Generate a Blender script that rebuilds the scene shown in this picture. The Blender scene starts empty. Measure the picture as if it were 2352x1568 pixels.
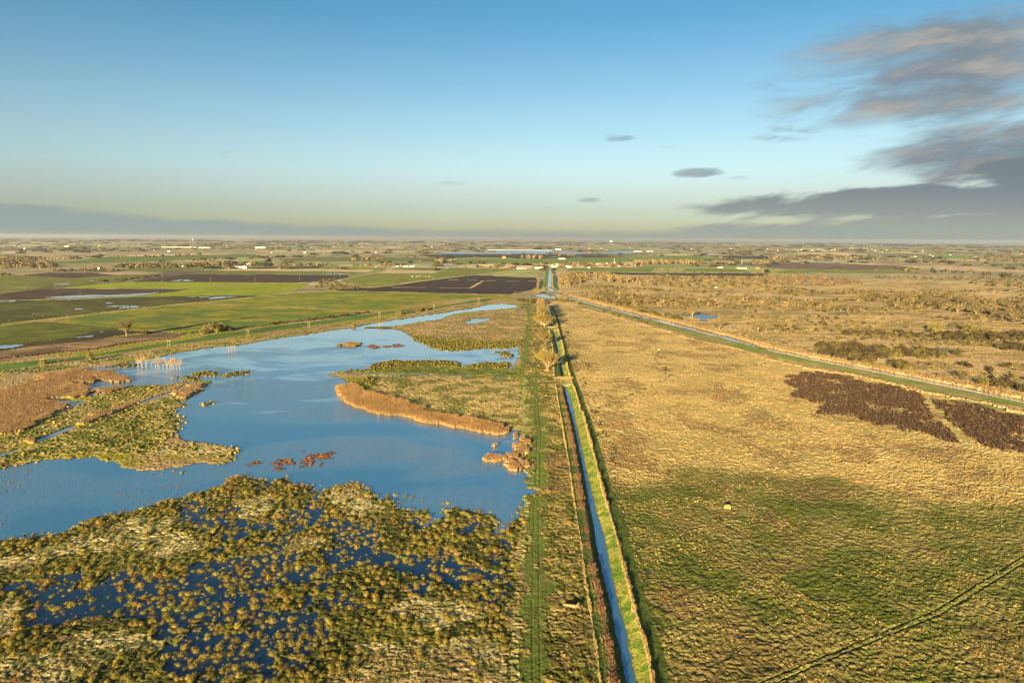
import bpy, math, random
import numpy as np
from mathutils import Matrix, Vector
random.seed(7); RNG = np.random.default_rng(11)
C = bpy.context.scene.collection
sc = bpy.context.scene

# ------------------------------------------------------------------ camera
H = 110.0; F = 1568.0
pit = math.atan((784-546)/F); rol = math.atan(0.006)
Fw = np.array([0, math.cos(pit), -math.sin(pit)])
R0 = np.array([1., 0, 0]); U0 = np.array([0, math.sin(pit), math.cos(pit)])
Rr = math.cos(rol)*R0+math.sin(rol)*U0; Uu = -math.sin(rol)*R0+math.cos(rol)*U0
cam_d = bpy.data.cameras.new('camera'); cam = bpy.data.objects.new('camera', cam_d); C.objects.link(cam)
cam_d.sensor_width = 36; cam_d.lens = 24*1.0; cam_d.clip_start = 1; cam_d.clip_end = 150000
M = Matrix.Identity(4)
for i in range(3):
    M[i][0] = Rr[i]; M[i][1] = Uu[i]; M[i][2] = -Fw[i]
M[2][3] = H
cam.matrix_world = M; sc.camera = cam

def G(px, py, z=0.0):
    "photo point (2352 wide) -> point on the ground"
    d = Fw*F+Rr*(px-1176)+Uu*(784-py)
    t = (z-H)/d[2]
    return d[0]*t, d[1]*t
def project(x, y, z=0.0):
    p = np.stack([x, y, np.zeros_like(x)+z-H], -1)
    w = p@Fw
    return 1176+F*(p@Rr)/w, 784-F*(p@Uu)/w, w
def sky_ae(px, py):
    d = Fw*F+Rr*(px-1176)+Uu*(784-py)
    return d[0]/d[1], d[2]/d[1]
# crops used for tracing (x0, y0, scale) in photo points
CR = {'P': (0, 0, 1), 'c1': (0, 516.8, 4.), 'c2': (588, 516.8, 4.), 'c3': (1176, 516.8, 4.), 'c4': (1764, 516.8, 4.),
      'c5': (0, 775.2, 3.7236), 'c6': (631.6, 717.8, 3.7236), 'r1': (0, 1091, 3.2867), 'r2': (631.6, 1033.6, 2.9336),
      'r3': (1148.4, 660.3, 4.9658), 'r4': (1148.4, 947.5, 4.202), 'r5': (1722.6, 660.3, 3.737), 'r6': (1493, 1033.6, 2.738),
      'v6': (1217.3, 574.2, 8.192), 'v4': (1320.7, 551.2, 5.851), 'l5': (516.8, 580, 13.653)}
def Q(s, *crops):
    "'c1 x,y x,y c2 x,y' -> list of photo points"
    out = []; cur = 'P'
    for w in s.split():
        if w in CR: cur = w; continue
        a, b = w.split(','); x0, y0, k = CR[cur]
        out.append((x0+float(a)/k, y0+float(b)/k))
    return out
def W(s): return np.array([G(*p) for p in Q(s)])
def W1(crop, x, y):
    x0, y0, k = CR[crop]; return G(x0+x/k, y0+y/k)

# ------------------------------------------------------------------ noise
def _h(i, j, s):
    n = (i.astype(np.int64)*374761393+j.astype(np.int64)*668265263+s*1442695041) & 0xffffffff
    n = ((n ^ (n >> 13))*1274126177) & 0xffffffff
    n = ((n ^ (n >> 16))*2246822519) & 0xffffffff
    return ((n ^ (n >> 15)) & 0xffff)/65535.
def vn(x, y, s=0):
    i = np.floor(x); j = np.floor(y); fx = x-i; fy = y-j
    fx = fx*fx*(3-2*fx); fy = fy*fy*(3-2*fy)
    a = _h(i, j, s); b = _h(i+1, j, s); c = _h(i, j+1, s); d = _h(i+1, j+1, s)
    return (a+(b-a)*fx)+((c+(d-c)*fx)-(a+(b-a)*fx))*fy
def fbm(x, y, o=4, s=0):
    v = 0; a = .5; t = 0
    for k in range(o):
        v = v+a*vn(x*2**k+17.3*k, y*2**k-9.1*k, s+k); t += a; a *= .55
    return v/t
def inside(x, y, poly):
    poly = np.asarray(poly); res = np.zeros(x.shape, bool)
    m = (x >= poly[:, 0].min()) & (x <= poly[:, 0].max()) & (y >= poly[:, 1].min()) & (y <= poly[:, 1].max())
    idx = np.nonzero(m)[0]
    if len(idx) == 0: return res
    xs = x[idx]; ys = y[idx]; r = np.zeros(len(idx), bool); n = len(poly)
    for k in range(n):
        x1, y1 = poly[k]; x2, y2 = poly[(k+1) % n]
        if y1 == y2: continue
        lo, hi = min(y1, y2), max(y1, y2)
        c = (ys > lo) & (ys <= hi)
        r ^= c & (xs < (x2-x1)*(ys-y1)/(y2-y1)+x1)
    res[idx] = r; return res
def near_line(x, y, line, w):
    res = np.zeros(x.shape, bool); line = np.asarray(line)
    for (x1, y1), (x2, y2) in zip(line[:-1], line[1:]):
        m = (x >= min(x1, x2)-w) & (x <= max(x1, x2)+w) & (y >= min(y1, y2)-w) & (y <= max(y1, y2)+w)
        idx = np.nonzero(m)[0]
        if len(idx) == 0: continue
        dx, dy = x2-x1, y2-y1; L = dx*dx+dy*dy+1e-9
        t = np.clip(((x[idx]-x1)*dx+(y[idx]-y1)*dy)/L, 0, 1)
        d = np.hypot(x[idx]-x1-t*dx, y[idx]-y1-t*dy)
        res[idx] |= d < w
    return res

# ------------------------------------------------------------------ materials
def N(nt, t, **kw):
    n = nt.nodes.new(t)
    for k, v in kw.items(): setattr(n, k, v)
    return n
def base_mat(name):
    m = bpy.data.materials.new(name); m.use_nodes = True; nt = m.node_tree
    return m, nt, nt.nodes['Principled BSDF']
def attr_mat(name, nscale=3., nlo=.6, nhi=1.35, bump=0., bscale=4., rough=.95, rnd=0., spec=.08, stripes=None):
    m, nt, p = base_mat(name); L = nt.links.new
    a = N(nt, 'ShaderNodeAttribute', attribute_name='Col')
    g = N(nt, 'ShaderNodeNewGeometry')
    no = N(nt, 'ShaderNodeTexNoise'); no.inputs['Scale'].default_value = nscale; no.inputs['Detail'].default_value = 4
    L(g.outputs['Position'], no.inputs['Vector'])
    mr = N(nt, 'ShaderNodeMapRange'); mr.inputs[1].default_value = .3; mr.inputs[2].default_value = .7
    mr.inputs[3].default_value = nlo; mr.inputs[4].default_value = nhi; L(no.outputs['Fac'], mr.inputs[0])
    val = mr.outputs[0]
    if rnd:
        oi = N(nt, 'ShaderNodeObjectInfo'); r = N(nt, 'ShaderNodeMapRange')
        r.inputs[3].default_value = 1-rnd; r.inputs[4].default_value = 1+rnd; L(oi.outputs['Random'], r.inputs[0])
        mm = N(nt, 'ShaderNodeMath', operation='MULTIPLY'); L(val, mm.inputs[0]); L(r.outputs[0], mm.inputs[1]); val = mm.outputs[0]
    mul = N(nt, 'ShaderNodeVectorMath', operation='SCALE'); L(a.outputs['Color'], mul.inputs[0]); L(val, mul.inputs['Scale'])
    L(mul.outputs[0], p.inputs['Base Color'])
    p.inputs['Roughness'].default_value = rough; p.inputs['Specular IOR Level'].default_value = spec
    if bump:
        n2 = N(nt, 'ShaderNodeTexNoise'); n2.inputs['Scale'].default_value = bscale; n2.inputs['Detail'].default_value = 3
        L(g.outputs['Position'], n2.inputs['Vector'])
        b = N(nt, 'ShaderNodeBump'); b.inputs['Strength'].default_value = 1.; b.inputs['Distance'].default_value = bump
        L(n2.outputs['Fac'], b.inputs['Height']); L(b.outputs[0], p.inputs['Normal'])
    return m
def plain(name, col, rough=.8, nscale=2., var=.15, spec=.2, metal=0):
    m, nt, p = base_mat(name); L = nt.links.new
    g = N(nt, 'ShaderNodeTexCoord'); no = N(nt, 'ShaderNodeTexNoise'); no.inputs['Scale'].default_value = nscale
    L(g.outputs['Object'], no.inputs['Vector'])
    cr = N(nt, 'ShaderNodeValToRGB'); c = np.array(col)
    cr.color_ramp.elements[0].color = (*np.clip(c*(1-var), 0, 1), 1); cr.color_ramp.elements[1].color = (*np.clip(c*(1+var), 0, 1), 1)
    cr.color_ramp.elements[0].position = .3; cr.color_ramp.elements[1].position = .7
    L(no.outputs['Fac'], cr.inputs[0]); L(cr.outputs[0], p.inputs['Base Color'])
    p.inputs['Roughness'].default_value = rough; p.inputs['Specular IOR Level'].default_value = spec; p.inputs['Metallic'].default_value = metal
    return m
def water_mat(name, base=(.050, .155, .255), lo=.05, hi=.7, rough=.05, patch=.012, ior=2.8, skylit=None):
    m, nt, p = base_mat(name); L = nt.links.new
    p.inputs['Base Color'].default_value = (*base, 1); p.inputs['IOR'].default_value = ior; p.inputs['Roughness'].default_value = rough
    g = N(nt, 'ShaderNodeNewGeometry')
    mp = N(nt, 'ShaderNodeMapping'); mp.inputs['Scale'].default_value = (1, 1, 1); mp.inputs['Rotation'].default_value = (0, 0, .5)
    L(g.outputs['Position'], mp.inputs[0])
    sx = N(nt, 'ShaderNodeMapping'); sx.inputs['Scale'].default_value = (.35, 1.1, 1); L(mp.outputs[0], sx.inputs[0])
    w1 = N(nt, 'ShaderNodeTexNoise'); w1.inputs['Scale'].default_value = 1.6; w1.inputs['Detail'].default_value = 4; L(sx.outputs[0], w1.inputs[0])
    # wind patches: where the wind touches the water it is rippled, elsewhere calm
    sp = N(nt, 'ShaderNodeMapping'); sp.inputs['Scale'].default_value = (.6, 1., 1); L(g.outputs['Position'], sp.inputs[0])
    w2 = N(nt, 'ShaderNodeTexNoise'); w2.inputs['Scale'].default_value = patch; w2.inputs['Detail'].default_value = 5; L(sp.outputs[0], w2.inputs[0])
    w2.inputs['Distortion'].default_value = .6
    mr = N(nt, 'ShaderNodeMapRange', interpolation_type='SMOOTHSTEP'); mr.inputs[1].default_value = .42; mr.inputs[2].default_value = .58
    mr.inputs[3].default_value = lo; mr.inputs[4].default_value = hi; L(w2.outputs['Fac'], mr.inputs[0])
    b = N(nt, 'ShaderNodeBump'); b.inputs['Distance'].default_value = 1.; L(mr.outputs[0], b.inputs['Strength'])
    mu = N(nt, 'ShaderNodeMath', operation='MULTIPLY'); mu.inputs[1].default_value = .35; L(w1.outputs['Fac'], mu.inputs[0])
    if skylit:   # calmer water; far end and patches get the sky's sheen in their base colour
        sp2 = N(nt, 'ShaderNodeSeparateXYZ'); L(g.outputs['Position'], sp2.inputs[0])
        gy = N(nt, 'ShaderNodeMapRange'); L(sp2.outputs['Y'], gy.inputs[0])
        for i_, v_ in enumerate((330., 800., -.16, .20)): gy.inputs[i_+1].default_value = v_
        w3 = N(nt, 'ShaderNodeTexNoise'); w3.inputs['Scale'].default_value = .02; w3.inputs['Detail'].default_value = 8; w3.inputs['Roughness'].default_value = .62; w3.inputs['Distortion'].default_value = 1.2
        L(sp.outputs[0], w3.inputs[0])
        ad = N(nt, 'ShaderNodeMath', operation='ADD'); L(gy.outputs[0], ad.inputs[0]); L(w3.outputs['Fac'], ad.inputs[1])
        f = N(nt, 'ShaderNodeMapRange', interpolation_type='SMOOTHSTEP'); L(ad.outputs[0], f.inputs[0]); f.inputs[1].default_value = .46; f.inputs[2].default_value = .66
        mc = N(nt, 'ShaderNodeMix', data_type='RGBA'); L(f.outputs[0], mc.inputs[0]); mc.inputs[6].default_value = (*base, 1); mc.inputs[7].default_value = (*skylit, 1); L(mc.outputs[2], p.inputs['Base Color'])
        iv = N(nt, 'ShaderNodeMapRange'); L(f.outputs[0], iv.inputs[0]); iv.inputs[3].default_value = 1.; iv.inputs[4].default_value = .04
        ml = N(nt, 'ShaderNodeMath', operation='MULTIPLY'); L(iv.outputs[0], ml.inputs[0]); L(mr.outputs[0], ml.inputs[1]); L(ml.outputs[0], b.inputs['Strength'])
    L(mu.outputs[0], b.inputs['Height']); L(b.outputs[0], p.inputs['Normal'])
    return m
MAT = dict(
    rough=attr_mat('rough_grassland', 1.3, .55, 1.45, .25, 2.2),
    field=attr_mat('farmland', .05, .85, 1.15, .10, 1.2),
    veg=attr_mat('dry_vegetation', .6, .75, 1.25),
    wood=attr_mat('twigs_and_bark', .5, .75, 1.25, rnd=.22),
    lake=water_mat('lake_water', skylit=(.24, .36, .43), ior=3.3),  # second, paler colour carries the sky sheen
    ditch=water_mat('ditch_water', (.05, .13, .21), .0, .04, .03, ior=3.),
    puddle=water_mat('standing_water', (.16, .21, .24), .0, .02, .03, ior=4.2),
    flood=water_mat('flooded_field', (.05, .10, .18), .6, .6, .2),
    buff=water_mat('buff_river', (.62, .54, .50), .02, .1, .15, ior=1.6),  # tan reflection of reeds and low cloud put into the base colour
    calm=water_mat('calm_lake_water', (.20, .30, .37), .0, .06, .03, ior=4.6),
    pool=water_mat('marsh_water', (.006, .022, .042), .02, .25, .05, ior=1.6),
)

# ------------------------------------------------------------------ mesh tools
def tag(o, label=None, cat=None, group=None, kind=None):
    if label: o['label'] = label
    if cat: o['category'] = cat
    if group: o['group'] = group
    if kind: o['kind'] = kind
    return o
def mk(name, V, Fc, mat, col=None, parent=None, smooth=False):
    V = np.ascontiguousarray(V, dtype=np.float32); Fc = np.ascontiguousarray(Fc, dtype=np.int32)
    me = bpy.data.meshes.new(name); k = Fc.shape[1]
    me.vertices.add(len(V)); me.vertices.foreach_set('co', V.ravel())
    me.loops.add(Fc.size); me.loops.foreach_set('vertex_index', Fc.ravel())
    me.polygons.add(len(Fc)); me.polygons.foreach_set('loop_start', np.arange(0, Fc.size, k, dtype=np.int32))
    me.polygons.foreach_set('loop_total', np.full(len(Fc), k, dtype=np.int32))
    if smooth: me.polygons.foreach_set('use_smooth', np.ones(len(Fc), bool))
    if col is not None:
        a = me.color_attributes.new('Col', 'FLOAT_COLOR', 'POINT')
        cc = np.ones((len(V), 4), np.float32); cc[:, :3] = col; a.data.foreach_set('color', cc.ravel())
    me.update(); me.materials.append(mat)
    o = bpy.data.objects.new(name, me); C.objects.link(o)
    if parent: o.parent = parent
    return o
def obj_from(name, me, parent=None):
    o = bpy.data.objects.new(name, me); C.objects.link(o)
    if parent: o.parent = parent
    return o
def empty(name, x, y, z=0, rz=0, s=1):
    o = bpy.data.objects.new(name, None); C.objects.link(o); o.location = (x, y, z); o.rotation_euler = (0, 0, rz)
    o.scale = (s, s, s); o.empty_display_size = .5; return o
def merge(tv, tt, tc, pos, scl, rot, tint):
    "replicate a template (verts, tris, vertex colours) at many places"
    n = len(pos); c = np.cos(rot)[:, None]; s = np.sin(rot)[:, None]
    X = tv[None, :, 0]*scl[:, 0:1]; Y = tv[None, :, 1]*scl[:, 0:1]; Z = tv[None, :, 2]*scl[:, 1:2]
    V = np.stack([X*c-Y*s+pos[:, 0:1], X*s+Y*c+pos[:, 1:2], Z+pos[:, 2:3]], -1).reshape(-1, 3)
    T = (tt[None]+(np.arange(n)*len(tv))[:, None, None]).reshape(-1, 3)
    K = (tc[None]*tint[:, None, :]).reshape(-1, 3)
    return V, T, K
def cat(parts):
    V = []; T = []; K = []; o = 0
    for v, t, k in parts:
        V.append(v); T.append(t+o); K.append(k); o += len(v)
    return np.concatenate(V), np.concatenate(T), np.concatenate(K)
class MB:
    "boxes, prisms and tubes collected into one mesh"
    def __init__(s): s.v = []; s.f = []
    def add(s, V, Fs):
        o = len(s.v); s.v += [tuple(p) for p in V]; s.f += [tuple(i+o for i in f) for f in Fs]; return s
    def box(s, x0, x1, y0, y1, z0, z1):
        return s.add([(x, y, z) for z in (z0, z1) for y in (y0, y1) for x in (x0, x1)],
                     [(0, 2, 3, 1), (4, 5, 7, 6), (0, 1, 5, 4), (2, 6, 7, 3), (0, 4, 6, 2), (1, 3, 7, 5)])
    def tube(s, a, b, r0, r1=None, n=6):
        a = Vector(a); b = Vector(b); r1 = r0 if r1 is None else r1
        q = (b-a).to_track_quat('Z', 'Y'); vs = []
        for p, r in ((a, r0), (b, r1)):
            for k in range(n):
                t = 2*math.pi*k/n; vs.append(p+q@Vector((r*math.cos(t), r*math.sin(t), 0)))
        fs = [(k, (k+1) % n, n+(k+1) % n, n+k) for k in range(n)]+[tuple(range(n))[::-1], tuple(range(n, 2*n))]
        return s.add(vs, fs)
    def gable(s, x0, x1, y0, y1, z0, z1, ov=.3, th=.25):
        "two thick roof slopes, ridge along x"
        ym = (y0+y1)/2
        for ya, sg in ((y0-ov, 1), (y1+ov, -1)):
            zz = z0-ov*(z1-z0)/(ym-y0)
            s.add([(x0-ov, ya, zz), (x1+ov, ya, zz), (x1+ov, ym, z1), (x0-ov, ym, z1),
                   (x0-ov, ya, zz+th), (x1+ov, ya, zz+th), (x1+ov, ym, z1+th), (x0-ov, ym, z1+th)],
                  [(0, 3, 2, 1), (4, 5, 6, 7), (0, 1, 5, 4), (2, 3, 7, 6), (0, 4, 7, 3), (1, 2, 6, 5)])
        return s
    def build(s, name, mat, parent=None):
        me = bpy.data.meshes.new(name); me.from_pydata(s.v, [], s.f); me.update(); me.materials.append(mat)
        return obj_from(name, me, parent)
CR['s3'] = (918.8, 1148.4, 3.7236)
# ------------------------------------------------------------------ ground sheet (fan of quads out to the horizon)
sv = [.98]
while sv[-1] > .0021: sv.append(sv[-1]-(.00105 if sv[-1] > .5 else .00085 if sv[-1] > .1 else .00055))
sv = np.array(sv[:-1]+[.0021]); YR = H/sv
TC = np.linspace(-.93, .93, 1800); YO = 75.
NR, NC = len(YR), len(TC)
Y = np.repeat(YR[:, None], NC, 1); X = (Y+YO)*TC[None]
X = X.ravel(); Y = Y.ravel()
D = np.hypot(X, Y)
# the sheet ends nearer on the sides, where far country hides behind low rises
Uu_, Vv_, _w = project(X, Y)
XR = X+(vn(X/7, Y/7, 3)-.5)*7+(vn(X/2., Y/2., 5)-.5)*3.2; YRg = Y+(vn(X/7, Y/7, 8)-.5)*7+(vn(X/2., Y/2., 9)-.5)*3.2
XF = X+(vn(X/40, Y/40, 31)-.5)*14; YF = Y+(vn(X/40, Y/40, 32)-.5)*14
def rgb(*c): return np.array(c, float)
zid = np.zeros(len(X), np.int32)
colA = np.zeros((len(X), 3)); colB = np.zeros((len(X), 3)); amp = np.zeros(len(X)); hz = np.zeros(len(X)); mixs = np.full(len(X), 30.)
objs = [('ground', 'flat fen country of small fields and thin woods reaching the horizon', 'ground', 'field', 'structure', None)]
def paint(poly, name, A, B, a=.05, rag=0, label='', cat='field', mat='field', ms=30, thr=None, z=0., kind='structure', line=None, lw=1, new=True, group=None, oid=None, only=None):
    x, y = (X, Y) if rag == 0 else ((XR, YRg) if rag == 1 else (XF, YF))
    if line is not None: m = near_line(x, y, line if not isinstance(line, str) else W(line), lw)
    else: m = inside(x, y, W(poly) if isinstance(poly, str) else poly)
    if thr is not None:
        sx, sy, t = thr; i = np.nonzero(m)[0]; k = fbm(X[i]/sx, Y[i]/sy, 4, 77) > t; m = np.zeros_like(m); m[i[k]] = True
    if only is not None: m &= np.isin(zid, only)
    if oid is None: objs.append((name, label, cat, mat, kind, group)); oid = len(objs)-1
    zid[m] = oid; colA[m] = A; colB[m] = B; amp[m] = a; hz[m] = z; mixs[m] = ms
    return oid
# far patchwork
def patchwork(x, y):
    a = .28; u = x*math.cos(a)+y*math.sin(a)+200*(vn(x/3000, y/3000, 4)); v = -x*math.sin(a)+y*math.cos(a)
    v = v+300*vn(x/4000, y/4000, 6)
    # strips of fields, each strip cut at its own places
    j = np.floor(v/420); k = np.floor(u/(380+260*_h(j, j*0, 3))+_h(j, j*0, 5))
    r = _h(k, j, 12); b = .8+.4*_h(k, j, 13)
    pal = 1.8*np.array([(.095, .135, .028), (.13, .13, .035), (.27, .19, .10), (.15, .12, .06), (.06, .042, .03), (.13, .13, .045), (.21, .165, .085), (.10, .10, .04), (.17, .145, .07)])
    c = pal[(r*8.999).astype(int)]*b[:, None]
    w = fbm(x/500, y/900, 4, 21); c = np.where((w > .57)[:, None], np.array([.24, .19, .09]), c)
    e = np.minimum(np.mod(v, 420), 420-np.mod(v, 420)); c = np.where((e < 9+_h(k, j, 1)*8)[:, None], np.array([.12, .10, .05]), c)
    return c
pw = patchwork(X, Y); colA[:] = pw; colB[:] = pw*.9
LANDK = 1.3
TAN = rgb(.40, .265, .10); TAN2 = rgb(.30, .20, .08); GRN = rgb(.115, .155, .022); OLV = rgb(.10, .10, .02); DKG = rgb(.05, .068, .012)
BRIGHT = rgb(.195, .27, .018); MIDG = rgb(.095, .14, .022); OLG = rgb(.215, .185, .016); SOIL = rgb(.040, .026, .020); SOILB = rgb(.075, .045, .026); STUB = rgb(.42, .29, .15)
REED = rgb(.40, .245, .095)
# big rough areas
paint('P -300,760 300,700 900,655 1200,680 1262,700 1262,760 1200,860 1200,1700 -1200,1700', 'fen', TAN2, OLG, .22, 0, 'rough tan and green fen grass between the embankment and the lake', 'grassland', 'rough')
z_heath = paint('P 1250,660 1262,625 1300,622 1700,640 2100,642 2700,650 3200,1200 2300,930 1800,820 1500,740 1330,690 1280,672', 'heath', rgb(.44, .29, .12), rgb(.25, .18, .06), .30, 0, 'pale tan heath and reed marsh beyond the river', 'heath', 'rough', ms=25)
z_past = paint('P 1262,700 1280,672 1330,690 1420,700 1800,820 2352,955 3300,1250 3300,1700 1500,1700 1440,1500', 'pasture', rgb(.48, .325, .11), rgb(.13, .14, .024), .33, 0, 'wide rough pasture of straw coloured tussock grass beside the ditch', 'pasture', 'rough')
# ---- left fields
def fld(poly, A, B=None, label='', a=.03, **k):
    B = A*.82 if B is None else B
    gsh = np.array([1.02, .80, .70]) if A[1] > A[0] else np.ones(3); A = A*gsh; B = B*gsh
    return paint(poly, 'field', A, B, a, k.pop('rag', 0), label, 'field', 'field', **k)
fld('c1 -900,700 600,688 1200,662 1700,640 2352,648 c2 0,655 c1 2352,665 1800,705 1300,755 800,815 350,868 0,905 -900,1010', rgb(.085, .105, .018), rgb(.055, .065, .015), 'dark olive wet field crossed by streaks of standing water')
fld('c1 -900,690 -400,690 0,640 300,590 600,582 1000,585 1720,587 1560,615 1350,645 900,665 400,680 0,690', SOILB, SOIL, 'brown ploughed field with a long strip of flood water')
fld('c1 560,578 950,540 1200,522 2352,527 c2 0,530 500,532 430,575 300,610 0,648 c1 2352,640 1250,662 1400,635 1740,588 1400,583', BRIGHT, BRIGHT*.85, 'brightest green crop field beside the brown ploughed field')
fld('c1 -900,480 0,465 200,462 600,482 750,487 1050,455 1500,445 1350,480 1000,520 560,570 350,590 0,620 -900,740', rgb(.12, .165, .03), rgb(.10, .12, .03), 'green meadow with pale pools left of the dark hedge')
fld('c1 200,460 450,437 850,440 1080,458 850,475 650,487', SOILB*.9, SOIL, 'small dark brown ploughed field below the tree belt')
fld('c1 850,440 1200,425 1520,435 1300,455 1080,460', STUB*.8, STUB*.6, 'small pale stubble field behind the green meadow')
fld('c1 1180,517 1700,455 1850,450 2352,462 c2 0,455 700,458 865,462 830,490 760,500 600,527 0,530 c1 2352,527 1300,522', SOIL*1.1, SOILB*.7, 'long dark ploughed field with bright puddles at its far corner')
fld('c1 1750,448 2000,415 2352,420 c2 0,422 1000,430 880,455 0,448 c1 2352,455', rgb(.12, .17, .03), None, 'thin green field behind the long dark field')
fld('c1 1950,418 2100,402 2352,402 c2 0,402 1090,412 1040,429 0,420', STUB*1.05, STUB*.85, 'pinkish tan stubble strip in front of the white barn')
fld('c2 -100,392 0,385 640,374 570,400 0,402', SOILB, SOIL, 'brown field right of the white barn')
fld('c2 570,398 700,372 1150,390 1230,397 1100,412', BRIGHT*.8, None, 'green field with two white pools')
fld('c1 700,430 1200,400 1400,388 1950,395 1850,412 1500,425 1200,425', rgb(.11, .16, .03), None, 'green field below the far tree belt')
fld('c2 790,500 960,450 1080,445 1650,443 1770,393 2352,400 2352,420 1900,465 1660,495 1400,525 1200,560 1000,560 800,525', rgb(.135, .205, .03), rgb(.14, .15, .03), 'green meadow where the white birds feed')
fld('c2 1070,440 1220,415 1680,418 1620,443', STUB, STUB*.85, 'tan stubble rectangle inside the green meadows')
fld('c2 1235,408 1300,388 1760,395 1700,412', rgb(.12, .165, .03), None, 'narrow green field by the white farm sheds')
fld('c2 1658,498 2000,463 2352,475 c3 0,478 215,482 235,510 225,590 0,628 c2 2352,634 2000,631 720,602 780,590 1100,575 1200,560', SOIL, SOIL*.8, 'large black ploughed field beside the canal')
fld('c2 2030,460 2352,425 c3 0,410 250,402 262,405 232,476 0,476 c2 2352,473', rgb(.30, .26, .09), rgb(.16, .18, .05), 'pale striped stubble field ending at the canal bank')
fld('c2 -1800,930 c1 1900,725 2352,665 c2 0,662 400,615 720,603 2000,632 2270,641 2000,670 1600,710 1250,765 1020,797 850,790 0,747 c1 2352,747', OLG, rgb(.12, .15, .02), 'wide olive green field above the tan field edge')
fld('c1 470,882 800,820 1300,760 1900,727 2352,750 c2 0,750 1000,797 600,862 250,895 0,915 c1 2352,925 2100,945 1600,968 1300,955', OLG*.95, rgb(.10, .135, .02), 'olive field with a long tree shadow across it')
fld('c1 -1200,1010 0,935 300,893 480,890 1100,945 1080,965 700,1030 250,1080 0,1110 -1200,1250', rgb(.10, .14, .02), rgb(.075, .10, .015), 'green field at the left edge beside the flooded corner')
fld('c1 -1200,1260 0,1108 250,1082 700,1028 850,972 1090,962 1300,975 1420,985 1180,1000 900,1050 500,1098 200,1140 0,1155 -1200,1330', rgb(.035, .04, .014), rgb(.055, .05, .02), 'dark waterlogged field corner', rag=1)
fld('c1 -1200,1340 0,1155 500,1098 1000,1030 1500,982 1700,1000 1600,1037 1300,1078 900,1125 400,1190 0,1260 -1200,1480', rgb(.20, .13, .06), rgb(.11, .07, .035), 'brown cultivated strip beside the green embankment', rag=2, a=.08)
fld('c2 900,240 1600,235 1450,250 1000,252', STUB*.9, None, 'far pale stubble strip')
fld('c2 1500,275 1750,266 2352,272 c3 0,268 600,272 1130,288 500,310 0,308 c2 2352,302 1640,300', SOIL*1.2, SOIL, 'far black fields in front of the flood')
fld('c2 1850,310 2352,308 c3 0,312 1000,295 1560,280 2100,310 1700,330 1100,340 600,350 0,358 c2 2352,352 1800,345', rgb(.13, .21, .03), None, 'long bright green field behind the village')
fld('c3 490,395 1290,388 1340,395 1270,430 560,425', rgb(.13, .20, .03), None, 'green field below the village')
fld('c3 1590,400 2100,400 2190,435 1580,425', rgb(.13, .20, .03), None, 'green field right of the village meadow')
fld('c3 580,430 1270,438 1700,442 2352,446 c4 0,452 0,462 c3 2352,470 1700,466 1400,462 740,450 590,440', SOILB*.8, SOIL, 'thin brown ploughed field behind the scrub')
fld('c4 0,440 200,412 1100,415 1500,430 1100,445', rgb(.14, .20, .03), None, 'far green strip field on the right')
fld('c4 -100,385 200,362 1100,370 1500,400 900,412 200,405', SOILB*1.7, SOILB*1.5, 'reddish brown far field on the right')
fld('c4 1150,370 1700,375 2600,425 2600,445 1500,410', STUB, STUB*.8, 'pale stubble wedge on the right')
fld('c4 1100,455 1950,470 1800,480 1150,475', STUB*.95, None, 'narrow tan strip behind the scrub on the right')
fld('c4 1880,355 2600,352 2600,378 2000,368', rgb(.12, .18, .03), None, 'far green strip at the right edge')
fld('c3 1560,272 2352,285 2352,318 1850,290', SOIL*1.2, None, 'far black field with a row of poles')
fld('c1 480,350 1000,290 2352,265 2352,290 1500,330 700,355', rgb(.10, .17, .035), None, 'far green field behind the tree belt')
fld('c1 0,262 1000,258 2352,255 2352,262 1000,270 0,272', STUB*.8, None, 'far tan strip on the left')
fld('c2 220,310 500,298 800,290 1500,305 1640,300 1640,335 1000,335 250,330', rgb(.115, .15, .035), None, 'far green meadow in the middle distance')
fld('c2 700,290 1100,262 1500,265 1000,285 750,295', STUB*.75, None, 'far pale wedge field')
# green flood bank running along the fields
EMB = 'c1 -1200,1500 0,1285 350,1235 620,1215 900,1178 1300,1118 1550,1072 2000,1005 2352,952 c2 0,948 500,890 1000,822 1300,787 1500,765 1800,725 2100,680 2200,670 2150,692 1800,735 1500,782 1250,812 1000,852 500,925 0,998 c1 2352,995 2000,1052 1700,1085 1300,1150 1000,1195 700,1235 500,1262 300,1290 0,1340 -1200,1600'
paint(EMB, 'embankment', rgb(.065, .115, .018), rgb(.085, .13, .02), .05, 2, 'long mown green flood bank between the fields and the lake', 'embankment', 'field')
# field edges: tan grass lines and drains
EDGE = [('c1 0,692 400,681 900,667 1350,648', 2.5), ('c1 560,582 1000,586 1740,588', 3), ('c1 1180,520 1750,524 2352,529 c2 500,532', 3), ('c1 0,928 350,878 800,826 1300,766 1800,716 2352,660 c2 300,625 700,600', 5),
        ('c1 1900,727 2352,749 c2 500,768 1000,797', 4), ('c2 720,604 1300,614 2000,632 2280,638', 4), ('c2 1100,568 1970,580', 4), ('c2 1968,580 2085,512', 4), ('c2 1660,498 2352,516 c3 220,513', 4), ('c2 790,500 1080,440 1220,412 1400,395', 8),
        ('c2 1200,560 1660,497 1900,466 2200,440 c3 0,415', 6), ('c1 0,556 240,570 420,575', 4), ('c3 1290,432 1480,466', 5), ('c2 0,402 1090,412', 3), ('c2 1640,440 1775,395', 4), ('c1 0,1160 500,1105 900,1125', 2)]
oe = None
for s_, w_ in EDGE:
    oe = paint(None, 'grass_verge', rgb(.34, .25, .09), rgb(.22, .18, .06), .25, 0, 'thin lines of tan grass along the field edges', 'grass verge', 'rough', line=s_, lw=w_, oid=oe)
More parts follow.
